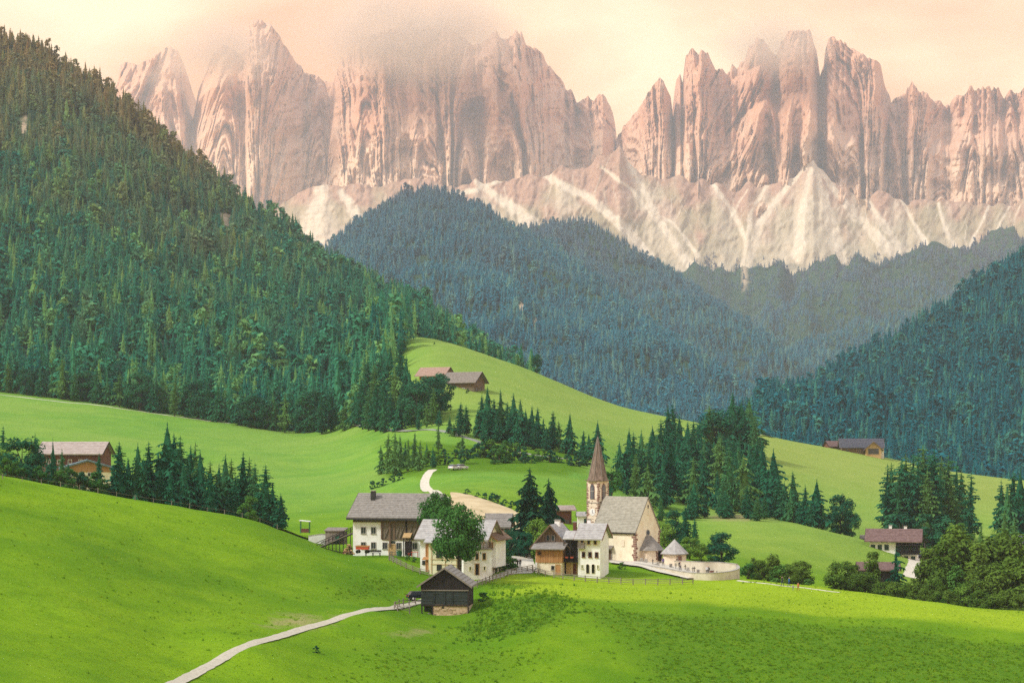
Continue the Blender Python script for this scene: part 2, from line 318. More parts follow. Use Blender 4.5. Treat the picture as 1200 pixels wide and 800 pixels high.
# ------------------------------------------------------------------ the near ground: one sheet through surveyed heights
# (px, distance, row): what row of the frame the ground has at that bearing and distance
def col(px, *yr): return [(px, y, r) for y, r in yr]
SURVEY = (
  col(-420, (110,1000),(190,760),(270,610),(340,520),(420,530),(520,520),(700,460),(900,420),(1150,400),(1500,420)) +
  col(-150, (110,1000),(190,780),(230,700),(270,625),(310,565),(345,536),(400,550),(480,548),(520,540),(700,485),(900,440),(1150,420),(1500,440)) +
  col(0,    (110,990),(190,800),(230,718),(270,645),(310,588),(345,559),(400,570),(480,566),(520,557),(700,503),(900,460),(1150,445),(1500,460)) +
  col(100,  (110,990),(200,800),(240,722),(280,652),(320,600),(350,576),(400,588),(480,582),(520,570),(700,512),(880,470),(1150,455)) +
  col(200,  (110,1000),(220,800),(250,745),(285,680),(325,620),(358,593),(410,608),(470,600),(540,575),(680,527),(860,485),(1150,470),(1500,480)) +
  col(300,  (110,1010),(250,755),(290,700),(330,640),(366,611),(410,622),(470,607),(540,580),(660,540),(840,498),(1150,485)) +
  col(400,  (110,1020),(245,800),(284,725),(310,692),(340,662),(368,648),(390,637),(430,622),(520,591),(650,546),(790,505),(900,485),(1150,470),(1500,490)) +
  col(455,  (250,800),(290,722),(312,704),(335,676),(352,655),(365,649),(385,641),(430,622),(520,586),(600,545),(640,525),(760,490),(850,452),(930,415),(990,397),(1150,415),(1500,470)) +
  col(500,  (110,1030),(252,800),(300,728),(316,708),(330,690),(345,668),(370,648),(400,627),(440,598),(480,576),(540,553),(600,528),(660,505),(790,450),(880,418),(975,397),(1150,420),(1500,480)) +
  col(560,  (254,800),(290,742),(307,714),(322,692),(342,674),(370,650),(400,631),(430,606),(470,578),(530,556),(570,546),(610,527),(680,500),(790,459),(880,428),(975,413),(1100,425),(1500,500)) +
  col(620,  (110,1040),(255,800),(280,738),(303,702),(325,686),(345,674),(370,657),(400,635),(440,605),(500,572),(560,548),(615,532),(700,500),(800,468),(900,440),(965,433),(1100,448),(1500,520)) +
  col(690,  (256,800),(282,735),(302,706),(325,690),(345,677),(372,660),(390,655),(420,630),(460,606),(520,575),(570,552),(610,541),(700,514),(850,480),(935,464),(1100,482),(1500,545)) +
  col(780,  (110,1040),(258,800),(284,735),(302,709),(325,692),(350,676),(385,660),(420,650),(480,625),(540,600),(620,572),(700,545),(850,500),(900,489),(1050,505),(1500,570)) +
  col(870,  (260,800),(285,740),(301,714),(325,693),(346,678),(375,684),(410,680),(450,655),(500,622),(540,604),(600,588),(700,556),(800,520),(860,506),(1000,520),(1500,580)) +
  col(950,  (260,800),(283,747),(299,724),(320,702),(342,685),(370,696),(410,692),(460,660),(505,625),(530,618),(570,622),(620,605),(700,573),(800,540),(880,521),(1000,535),(1500,590)) +
  col(1010, (110,1050),(262,800),(283,752),(298,729),(318,708),(340,692),(370,706),(410,703),(460,672),(505,638),(525,632),(560,640),(610,622),(700,583),(800,548),(880,531),(1000,545)) +
  col(1100, (262,800),(282,762),(296,738),(315,716),(335,704),(365,718),(420,708),(480,675),(530,655),(580,640),(660,608),(760,576),(880,550),(1000,563),(1500,610)) +
  col(1200, (110,1050),(262,800),(280,770),(294,748),(312,729),(330,716),(360,730),(420,722),(500,680),(560,655),(620,636),(700,606),(800,580),(880,563),(1000,578),(1500,620)) +
  col(1350, (110,1050),(262,805),(294,755),(330,728),(360,742),(420,735),(520,690),(700,620),(880,580),(1000,595),(1500,635)) +
  col(1620, (110,1050),(270,800),(300,770),(340,745),(420,745),(520,710),(700,640),(880,600),(1000,610),(1500,650)))
SV = np.array(SURVEY, float)
KA, KB = 1 / 170.0, 7.0
def tps_fit():
    a = SV[:, 0] * KA; b = np.log(SV[:, 1]) * KB; n = len(a)
    d2 = (a[:, None] - a[None]) ** 2 + (b[:, None] - b[None]) ** 2
    K = 0.5 * d2 * np.log(d2 + 1e-12) + np.eye(n) * 0.004
    Pm = np.stack([np.ones(n), a, b], 1); A = np.zeros((n + 3, n + 3)); A[:n, :n] = K; A[:n, n:] = Pm; A[n:, :n] = Pm.T
    return a, b, np.linalg.solve(A, np.concatenate([SV[:, 2], np.zeros(3)]))
TA, TB, TW = tps_fit()
def tps(px, Y):
    a = px * KA; b = np.log(Y) * KB; r = np.full(a.shape, TW[-3]) + TW[-2] * a + TW[-1] * b
    for i in range(len(TA)):
        d2 = (a - TA[i]) ** 2 + (b - TB[i]) ** 2; r += TW[i] * 0.5 * d2 * np.log(d2 + 1e-12)
    return r
GPX = np.linspace(-420, 1620, 560); GLY = np.linspace(math.log(110), math.log(1500), 620)
gx, gl = np.meshgrid(GPX, GLY); GY = np.exp(gl)
GROW = tps(gx, GY)
GX = (gx - 600) / FOC * GY
GZ = (HZ - GROW) / FOC * GY
GZ += (fbm(GX / 26, GY / 26, 3, 3) - 0.5) * 1.0 * sstep(150, 260, GY) + (fbm(GX / 5, GY / 5, 5, 2) - 0.5) * 0.30
def zt(X, Y):
    """ground height at a place"""
    X = np.asarray(X, float); Y = np.asarray(Y, float); px = X / Y * FOC + 600
    i = np.clip((px - GPX[0]) / (GPX[1] - GPX[0]), 0, len(GPX) - 1.001); j = np.clip((np.log(Y) - GLY[0]) / (GLY[1] - GLY[0]), 0, len(GLY) - 1.001)
    i0 = i.astype(int); j0 = j.astype(int); fi = i - i0; fj = j - j0
    return (GZ[j0, i0]*(1-fi) + GZ[j0, i0+1]*fi)*(1-fj) + (GZ[j0+1, i0]*(1-fi) + GZ[j0+1, i0+1]*fi)*fj
def on(px, Y, dz=0.0):
    """the spot on the ground at a bearing (frame column) and distance"""
    X = (px - 600) / FOC * Y; return Vector((X, Y, float(zt(X, Y)) + dz))
def yat(px, row, y0, y1):
    """distance at which the ground seen along a bearing reaches a row of the frame"""
    Y = np.linspace(y0, y1, 1500); X = (px - 600) / FOC * Y; r = HZ - zt(X, Y) / Y * FOC
    return float(Y[np.argmin(np.abs(r - row))])
def top_h(px, Y, row):
    """height of something standing there whose top reaches that row"""
    return (HZ - row) / FOC * Y - on(px, Y).z
gm = mesh_np('ground', np.stack([GX, GY, GZ], -1).reshape(-1, 3), grid_faces(*GX.shape), MAT['grass'], True)
def ground_attrs():
    far = sstep(400, 560, GY)
    crest = pl(gx, [(540, 318), (600, 304), (640, 302), (900, 300), (1100, 296), (1300, 292)])
    wob = (fbm(GX / 12, GY / 12, 93, 3) - .5) * 14
    rough = sstep(600, 720, gx - (crest - GY) * 2.2 + wob * 4) * sstep(crest + 2, crest - 9, GY + wob * .5) * 0.8
    # the weedy bank below the barn, and the uncut bank under the road in the middle distance
    dx = (gx - 600) / 62; dy = (GROW - 722) / 30; rough = np.maximum(rough, 1.0 * sstep(1.25, 0.55, np.sqrt((dx + dy * 0.5) ** 2 + dy ** 2)) * (GY < 330))
    bank = sstep(425, 475, gx + (fbm(GX / 8, GY / 8, 92, 2) - .5) * 40) * sstep(720, 660, gx) * sstep(-24, -14, GROW - pl(gx, [(430, 530), (560, 540), (690, 548)])) * sstep(24, 10, GROW - pl(gx, [(430, 545), (560, 536), (690, 542)])) * (GY > 500)
    rough = np.maximum(rough, bank * 0.85)
    rough = np.maximum(rough, 0.55 * sstep(285, 262, GY) * sstep(330, 480, gx) * sstep(700, 560, gx))
    rough = np.maximum(rough, 0.65 * np.exp(-((gx - 440) / 60) ** 2) * np.exp(-((GROW - 690 - (440 - gx) * 0.12) / 13) ** 2) * (GY < 345))
    rough = np.maximum(rough, 0.7 * sstep(8, 2, np.abs(GY - pl(gx, [(560, 326), (700, 322), (820, 330)]))) * sstep(560, 575, gx) * sstep(640, 600, gx))
    dry = sstep(780, 880, gx) * sstep(430, 470, GY) * 0.35 + sstep(440, 520, gx) * sstep(640, 800, GY) * 0.5
    soil = np.exp(-((gx - 350) / 60) ** 2 - ((GROW - 728) / 12) ** 2) * (GY < 330) * 0.75 + np.exp(-((gx - 865) / 55) ** 2 - ((GROW - 606) / 7) ** 2) * (GY > 480) * (GY < 640) * 0.9
    soil += np.exp(-((gx - 480) / 40) ** 2 - ((GROW - 742) / 7) ** 2) * (GY < 310) * 0.7
    lawn = sstep(crest + 2, crest + 9, GY + wob * .4) * sstep(352, 344, GY) * sstep(560, 600, gx)
    for n, v in (('lawn', lawn), ('far', far), ('rough', rough), ('dry', np.clip(dry, 0, 1)), ('soil', np.clip(soil, 0, 1))): attr(gm, n, v)
    return rough
ROUGH = ground_attrs()
tag(link('ground', gm), 'rolling green alpine meadows', kind='structure')

def strip(name, pts, w0, w1, mat, dz=0.07, label=None):
    """road or path laid on the ground along (px, distance) points"""
    P0 = np.array([[(p - 600) / FOC * y, y] for p, y in pts]); d = np.r_[0, np.cumsum(np.hypot(*np.diff(P0, axis=0).T))]
    n = max(8, int(d[-1] / 1.2)); s = np.linspace(0, d[-1], n)
    # smooth through the points
    def cr(v):
        o = np.interp(s, d, v)
        k = max(3, int(n * 1.3 / len(pts))); ker = np.hanning(2 * k + 1); ker /= ker.sum()
        return np.convolve(np.pad(o, k, mode='reflect', reflect_type='odd'), ker, 'valid')
    x, y = cr(P0[:, 0]), cr(P0[:, 1]); tx, ty = np.gradient(x), np.gradient(y); l = np.hypot(tx, ty); nx_, ny_ = -ty / l, tx / l
    w = np.linspace(w0, w1, n) * (0.97 + 0.06 * vn(s / 4, s * 0, 4)); V = []
    zc = zt(x, y); kk = np.hanning(15); kk /= kk.sum(); zc = np.convolve(np.pad(zc, 7, mode='reflect', reflect_type='odd'), kk, 'valid')
    for k in (-0.5, -0.17, 0.17, 0.5):
        kj = k * (1 + (0.30 * (vn(s * 1.3, s * 0 + 5 * k, 6) - .5) if abs(k) > .4 else 0)); X = x + nx_ * w * kj; Yk = y + ny_ * w * kj; V.append(np.stack([X, Yk, np.maximum(zt(X, Yk), zc - 0.1) + dz - (0.06 if abs(k) > 0.4 else 0)], -1))
    V = np.stack(V, 1).reshape(-1, 3); o = link(name, mesh_np(name, V, grid_faces(n, 4), MAT[mat], True)); tag(o, label, kind='structure'); return o
LANE = [(px, yat(px, r, 180, 318)) for px, r in ((130,832),(165,816),(200,801),(250,775),(300,753),(350,736),(400,723),(445,714),(478,708))] + [(503,322),(530,329),(556,333),(580,340),(600,350),(618,362)]
strip('road', LANE, 1.6, 1.9, 'asphalt', label='narrow pale lane climbing from the lower meadow to the village')
strip('path', [(px, yat(px, r, 430, 590)) for px, r in ((507,550),(501,556),(497,563),(497,569),(502,575),(512,580),(526,586),(542,593))] + [(570,432),(600,424)], 2.6, 2.8, 'gravel', label='bright gravel track bending down to the village')
strip('lane', [(415,790),(450,730),(480,690),(520,655),(560,628),(610,618),(650,612),(700,605)], 3.0, 3.0, 'lane_grey', label='lane running along the bank below the conifer row')
strip('path', [(865,344),(890,341),(915,339),(945,337),(985,334)], 1.4, 1.0, 'gravel', label='thin pale footpath leaving the churchyard along the meadow rim')
strip('path', [(-150,905),(0,880),(120,855),(250,838),(270,834)], 2.6, 2.6, 'gravel', label='track along the foot of the left forest')
strip('path', [(318,374),(335,380),(352,384),(372,386)], 4.2, 5.0, 'gravel', label='gravel yard entrance above the white barn house')
strip('path', [(872,842),(885,852),(896,862),(905,870)], 4.0, 4.0, 'gravel', label='pale track on the crest beside the tall grove')
strip('path', [(1068,470),(1072,485),(1076,500),(1074,512)], 4.0, 5.0, 'gravel', label='drive beside the red roofed house')

def sheet(name, left, right, mat, label, m=14, n=40, dz=0.09):
    """patch of ground between two (px, distance) edges"""
    t = np.linspace(0, 1, n); A = np.array(left, float); B = np.array(right, float)
    f = lambda C: np.stack([np.interp(t, np.linspace(0, 1, len(C)), C[:, k]) for k in (0, 1)], -1)
    a, b = f(A), f(B); k = np.linspace(0, 1, m)[None, :, None]; Q = a[:, None] * (1 - k) + b[:, None] * k
    Q[..., 0] += (vn(Q[..., 0] / 3, Q[..., 1] / 3, 8) - 0.5) * 2.0
    X = (Q[..., 0] - 600) / FOC * Q[..., 1]; V = np.stack([X, Q[..., 1], zt(X, Q[..., 1]) + dz], -1).reshape(-1, 3)
    return tag(link(name, mesh_np(name, V, grid_faces(n, m), MAT[mat], True)), label, kind='structure')
sheet('yard', [(528,470),(528,440),(535,405),(545,385)], [(552,464),(616,438),(622,410),(606,388)], 'earth', 'bare tan slope of turned earth behind the village')
sheet('yard', [(588,372),(586,362),(590,352),(598,345)], [(622,376),(626,366),(628,356),(625,349)], 'gravel', 'pale gravel square between the two village houses')
sheet('churchyard', [(712,388),(716,374),(758,362),(806,346)], [(812,386),(826,374),(850,362),(857,349)], 'gravel', 'pale gravel churchyard in front of the chapel', dz=0.35)

# ------------------------------------------------------------------ wooded hills and mountains
def hill(name, label, base, ridge, ncol, nrow, amp, wl, seed, power=1.0, back=0.35):
    """slope between two (px,row,distance) lines, then a back side; returns the node grid"""
    p0, p1 = base[0][0], base[-1][0]; px = np.linspace(p0, p1, ncol); tt = np.r_[np.linspace(0, 1, nrow), 1 + np.linspace(0.08, 1, 6) * back]
    br, by, rr, ry = pl(px, base, 1), pl(px, base, 2), pl(px, ridge, 1), pl(px, ridge, 2)
    if ry.mean() > 5000: rr = rr + (fbm(px / 16, px * 0, seed + 2, 3) - 0.5) * 34
    t = np.minimum(tt, 1)[:, None]; over = np.maximum(tt - 1, 0)[:, None]
    row = br + (rr - br) * t; Y = by + (ry - by) * (t ** power)
    bz, rz_ = (HZ - row) / FOC * Y, None
    X = (px - 600) / FOC * Y; Z = bz
    Y = Y + over * (ry - by) ; Z = Z - over * 1.1 * (ry - by) * 0.5; X = X + over * 0
    a = (ridged((X + Y * 0.25 * (1 if seed % 20 == 1 else -1)) / wl + (fbm(X / 300, Y / 300, seed + 5, 2) - .5) * 1.2, Y / wl * 0.22, seed, 3) - 0.5) * amp * np.clip(3.2 * t * (1 - t), 0, 1) * (over == 0)
    V = np.stack([X, Y, Z + a * 0.5], -1); return px, tt, V
def hill_obj(name, label, V, bare=None, mat='forest_floor'):
    m = mesh_np(name, V.reshape(-1, 3), grid_faces(V.shape[0], V.shape[1]), MAT[mat], True)
    attr(m, 'bare', np.zeros(V.shape[:2]) if bare is None else bare); return tag(link(name, m), label, kind='structure')
def scatter(V, n, tmax_rows, keep=None):
    """n random spots on a node grid, evenly per square metre"""
    W = V[:tmax_rows]; a = np.linalg.norm(np.cross(W[1:, :-1] - W[:-1, :-1], W[:-1, 1:] - W[:-1, :-1]), axis=-1)
    p = (a / a.sum()).ravel(); c = rng.choice(len(p), n, p=p); j, i = np.divmod(c, W.shape[1] - 1); u, v = rng.random(n)[:, None], rng.random(n)[:, None]
    return (W[j, i]*(1-u) + W[j, i+1]*u)*(1-v) + (W[j+1, i]*(1-u) + W[j+1, i+1]*u)*v

L_RIDGE = [(-420,-150,2300),(-150,-70,2100),(0,50,1900),(30,52,1880),(60,70,1860),(100,98,1830),(140,124,1810),(180,160,1790),(210,190,1770),(250,222,1750),(300,255,1730),(350,290,1710),(400,320,1690),(440,345,1680),(480,372,1670),(540,416,1650),(575,438,1640),(600,462,1630),(630,510,1620)]
L_BASE = [(-420,440,960),(0,468,905),(120,480,870),(250,500,842),(330,508,822),(430,512,785),(455,480,850),(475,440,930),(500,430,1060),(560,450,1100),(600,480,1100),(630,530,1100)]
M_RIDGE = [(250,380,3300),(330,335,3450),(390,290,3600),(430,257,3650),(470,233,3700),(500,225,3700),(530,230,3700),(570,250,3600),(610,272,3500),(660,305,3350),(720,350,3200),(780,395,3050),(840,440,2900),(900,480,2800),(960,520,2700)]
M_BASE = [(250,560,2000),(500,560,2000),(700,570,2050),(840,575,2100),(960,580,2100)]
M2_RIDGE = [(560,300,4300),(600,272,4300),(640,262,4300),(690,262,4300),(720,278,4250),(760,305,4200),(800,328,4150),(850,366,4050),(900,402,3950),(960,455,3800),(1040,520,3700)]
M2_BASE = [(560,480,3600),(700,520,3300),(800,540,3150),(900,560,3000),(1040,580,3000)]
B_RIDGE = [(820,420,5000),(860,392,5050),(900,366,5100),(950,340,5200),(1000,316,5250),(1040,300,5300),(1100,297,5300),(1150,296,5300),(1200,284,5300),(1300,270,5300),(1450,280,5300)]
B_BASE = [(820,540,3900),(1000,560,3900),(1200,560,3900),(1450,560,3900)]
V_RIDGE = [(600,360,5900),(700,345,5900),(770,318,5850),(820,316,5800),(862,322,5800),(900,312,5800),(940,318,5800),(980,306,5800),(1040,310,5800),(1120,286,5900),(1200,270,6000),(1300,262,6000),(1450,260,6000)]
V_BASE = [(600,520,4300),(900,560,4300),(1450,560,4400)]
R_RIDGE = [(820,560,1500),(880,516,1560),(910,494,1620),(950,458,1700),(1000,424,1780),(1050,398,1830),(1100,366,1880),(1150,335,1920),(1200,306,1960),(1300,240,2020),(1400,180,2080),(1620,60,2150)]
R_BASE = [(820,600,1060),(900,580,1080),(1000,590,1080),(1100,600,1090),(1200,615,1100),(1620,640,1120)]
S_RIDGE = [(540,470,2450),(580,440,2480),(620,424,2500),(660,418,2500),(700,426,2480),(750,448,2440),(800,474,2400),(850,505,2350),(900,540,2300)]
S_BASE = [(540,570,1750),(700,575,1750),(900,585,1750)]
T_RIDGE = [(800,500,3900),(840,470,3950),(880,436,4000),(920,412,4050),(960,398,4100),(1000,384,4100),(1060,372,4100),(1140,372,4050),(1240,390,4000)]
T_BASE = [(800,560,3200),(1000,570,3150),(1240,570,3150)]
HILLS = {}
for nm, lab, ba, ri, nc, nr, amp, wl, sd in (
  ('hill', 'steep wooded mountainside rising over the left meadow', L_BASE, L_RIDGE, 260, 130, 130, 200, 11),
  ('hill', 'wooded dome in the middle of the valley', M_BASE, M_RIDGE, 200, 110, 640, 360, 21),
  ('hill', 'second wooded dome behind the first', M2_BASE, M2_RIDGE, 160, 90, 640, 360, 31),
  ('hill', 'hazy wooded spur below the scree', B_BASE, B_RIDGE, 160, 90, 640, 420, 41),
  ('hill', 'farthest wooded valley head under the scree', V_BASE, V_RIDGE, 160, 80, 640, 420, 51),
  ('hill', 'low wooded spur in front of the dome', S_BASE, S_RIDGE, 150, 80, 260, 260, 71),
  ('hill', 'dim wooded spur in the valley gap', T_BASE, T_RIDGE, 140, 80, 380, 340, 81),
  ('hill', 'wooded mountainside closing the valley behind the upper farm', R_BASE, R_RIDGE, 220, 110, 220, 240, 61)):
    px, tt, V = hill(nm, lab, ba, ri, nc, nr, amp, wl, sd, 1.0)
    HILLS[lab] = (V, nr)
HL = list(HILLS)
def bare_spots(V, spots):
    """rock slips and clearings: (px,row,rx,ry)"""
    pxs = V[..., 0] / V[..., 1] * FOC + 600; rw = HZ - V[..., 2] / V[..., 1] * FOC; b = np.zeros(pxs.shape)
    for x, y, rx, ry in spots: b = np.maximum(b, sstep(1.3, 0.6, np.sqrt(((pxs - x) / rx) ** 2 + ((rw - y) / ry) ** 2) + (fbm(pxs / 6, rw / 6, 9, 2) - 0.5) * 1.2))
    return b
SPOTS = {HL[0]: [(265,262,8,16),(28,152,5,14),(240,232,4,7)], HL[1]: [(612,356,6,7),(628,378,2.5,8)], HL[2]: [], HL[3]: [], HL[4]: [(874,322,3.5,15)], HL[5]: [], HL[6]: [], HL[7]: []}
BARE = {}
for lab in HL:
    V, nr = HILLS[lab]; BARE[lab] = bare_spots(V, SPOTS[lab]); hill_obj('hill', lab, V, BARE[lab])

# ------------------------------------------------------------------ the dolomite peaks
def lin(x, y, seed=0):
    """faceted noise: straight facets between random heights"""
    x, y = np.broadcast_arrays(np.asarray(x, float), np.asarray(y, float)); ix = np.floor(x); iy = np.floor(y); fx = x - ix; fy = y - iy
    a = _h(ix, iy, seed); b = _h(ix+1, iy, seed); c = _h(ix, iy+1, seed); d = _h(ix+1, iy+1, seed)
    return np.where(fx + fy < 1, a + (b - a) * fx + (c - a) * fy, d + (c - d) * (1 - fx) + (b - d) * (1 - fy))
def lridge(x, y, seed=0): return 1 - np.abs(2 * lin(x, y, seed) - 1)
def massif(label, sky, foot, Y0, lean, seed, step=0.85, rows=230, rib=1.0, pale=0.0, jag=1.0):
    """rock wall with buttresses and gullies under a surveyed skyline (px,row)"""
    px = np.arange(sky[0][0], sky[-1][0] + step, step); S = pl(px, sky)
    S = S + (lin(px / 2.6, px * 0, seed + 3) - 0.5) * 6.0 * jag + (lin(px / 6.5, px * 0 + 2, seed + 4) - 0.5) * 8.0 * jag
    t = np.linspace(0, 1, rows)[:, None]; fr = pl(px, foot) if isinstance(foot, list) else np.full(px.shape, float(foot))
    row = fr + (S - fr) * t; pxx = np.broadcast_to(px, row.shape)
    k = max(3, int(55 / step)); env = np.array([S[max(0, i - k):i + k].min() for i in range(len(S))])
    env = np.convolve(np.pad(env, k, mode='edge'), np.ones(2 * k + 1) / (2 * k + 1), 'valid')
    gully = np.clip(S - env, 0, 80)                       # couloirs lie deeper than the towers beside them
    slant = (row - 60) * (fbm(pxx / 42, row * 0 + 3, seed + 8, 2) - 0.5) * 1.5       # buttress lines run down and outwards
    warp = pxx + slant + (lin(pxx / 16, row / 26, seed + 9) - 0.5) * 9
    D = (1 - lridge(warp / 38, row / 420, seed)) * 290 * rib + (1 - lridge(warp / 17, row / 150, seed + 20)) * 80 * rib * (.4 + 1.2 * vn(pxx / 40, row / 60, seed + 21)) + (1 - lridge(warp / 6.5, row / 80, seed + 30)) * 34 * rib
    D += (lin(warp / 26 + row / 60, row / 34, seed + 43) - 0.5) * 190 + (lin(warp / 11 - row / 40, row / 22, seed + 42) - 0.5) * 90       # slabs and tilted facets
    D += (lin(pxx / 2.2, row / 4.0, seed + 40) - 0.5) * 30 + (lin(pxx / 4.5, row / 9, seed + 41) - 0.5) * 44
    D += lridge(warp / 13, row / 2500, seed + 44) ** 9 * 75 * vn(pxx / 14, row / 30, seed + 46)
    strata = ((row + (pxx - 600) * 0.10 + (lin(pxx / 14, row / 20, seed + 50) - 0.5) * 9) / 9.5) % 1; D -= (strata - 0.5) * 14 * vn(pxx / 24, row / 18, seed + 53)
    D += (lin(warp / 1.9, row / 34, seed + 54) - 0.5) * 62 + (lridge(warp / 4.2, row / 90, seed + 55) - .5) * 46
    D = D * 0.82
    D = D + gully * 7.0 * (0.25 + 0.75 * t)
    Y = Y0 + lean * (0.25 * t + 0.75 * t * t) + D
    X = (pxx - 600) / FOC * Y; Z = (HZ - row) / FOC * Y
    bX, bY, bZ = [X], [Y], [Z]
    for q, dz in ((60, -25), (220, -260), (500, -900)): bX.append(X[-1:]); bY.append(Y[-1:] + q); bZ.append(Z[-1:] + dz)
    V = np.stack([np.concatenate(bX), np.concatenate(bY), np.concatenate(bZ)], -1)
    m = mesh_np('mountain', V.reshape(-1, 3), grid_faces(V.shape[0], V.shape[1]), MAT['dolomite'], False)
    f = sstep(120, 215, row + (fbm(pxx / 25, row / 25, seed + 60, 3) - 0.5) * 70) * 0.8 + pale; f = np.concatenate([f, np.zeros((3, f.shape[1]))]); attr(m, 'pale', np.clip(f, 0, 1))
    return tag(link('mountain', m), label, kind='structure')
massif('paired pale peaks at the far end of the rock wall', [(110,140),(138,96),(141,76),(150,71),(160,76),(170,74),(180,68),(188,60),(199,56),(208,60),(216,78),(224,104),(232,122),(245,150),(262,190)], 330, 8300, 500, 101, pale=0.25, jag=0.5)
massif('sharp leaning tooth and its shoulder above the wooded ridge', [(212,190),(226,140),(233,104),(240,88),(246,70),(254,56),(264,52),(278,62),(287,60),(290,30),(296,24),(306,23),(318,30),(330,46),(344,68),(358,86),(370,88),(382,96),(394,100),(406,150),(425,200)], 345, 7700, 700, 131, pale=0.22, jag=0.5)
massif('broad rock wall with its top in cloud', [(372,190),(384,120),(392,86),(400,68),(414,58),(422,52),(440,38),(470,30),(500,34),(530,38),(552,50),(566,46),(575,42),(582,40),(590,52),(598,46),(604,36),(610,40),(620,54),(630,60),(640,72),(652,86),(664,104),(676,116),(686,118),(694,116),(700,112),(706,112),(712,120),(718,132),(722,156),(726,200),(730,240)], 345, 7300, 800, 161, pale=0.08)
massif('slim fin of rock beside the gap', [(712,220),(722,168),(728,152),(738,138),(748,126),(758,112),(768,98),(774,92),(780,100),(786,112),(788,130),(796,170),(812,220)], 330, 7250, 500, 191, step=0.7)
massif('row of rock towers over the scree', [(752,235),(768,190),(782,150),(788,126),(792,98),(797,86),(800,96),(804,66),(812,60),(822,58),(830,62),(834,72),(838,84),(846,80),(852,86),(858,76),(864,82),(872,74),(878,56),(886,44),(896,46),(904,62),(910,68),(916,48),(926,36),(938,32),(950,36),(957,58),(961,88),(967,72),(970,48),(978,44),(988,46),(998,54),(1006,62),(1016,70),(1024,70),(1032,76),(1036,96),(1042,112),(1050,140),(1065,190),(1085,235)], 335, 7000, 750, 221)
massif('blunt rock summits at the end of the range', [(1015,220),(1030,150),(1042,118),(1054,110),(1064,104),(1070,98),(1076,106),(1086,112),(1098,118),(1110,124),(1118,114),(1126,108),(1140,104),(1156,104),(1168,106),(1176,114),(1184,108),(1192,104),(1200,100),(1215,96),(1240,110),(1280,120),(1330,110),(1400,140),(1450,160)], 330, 7150, 700, 251)

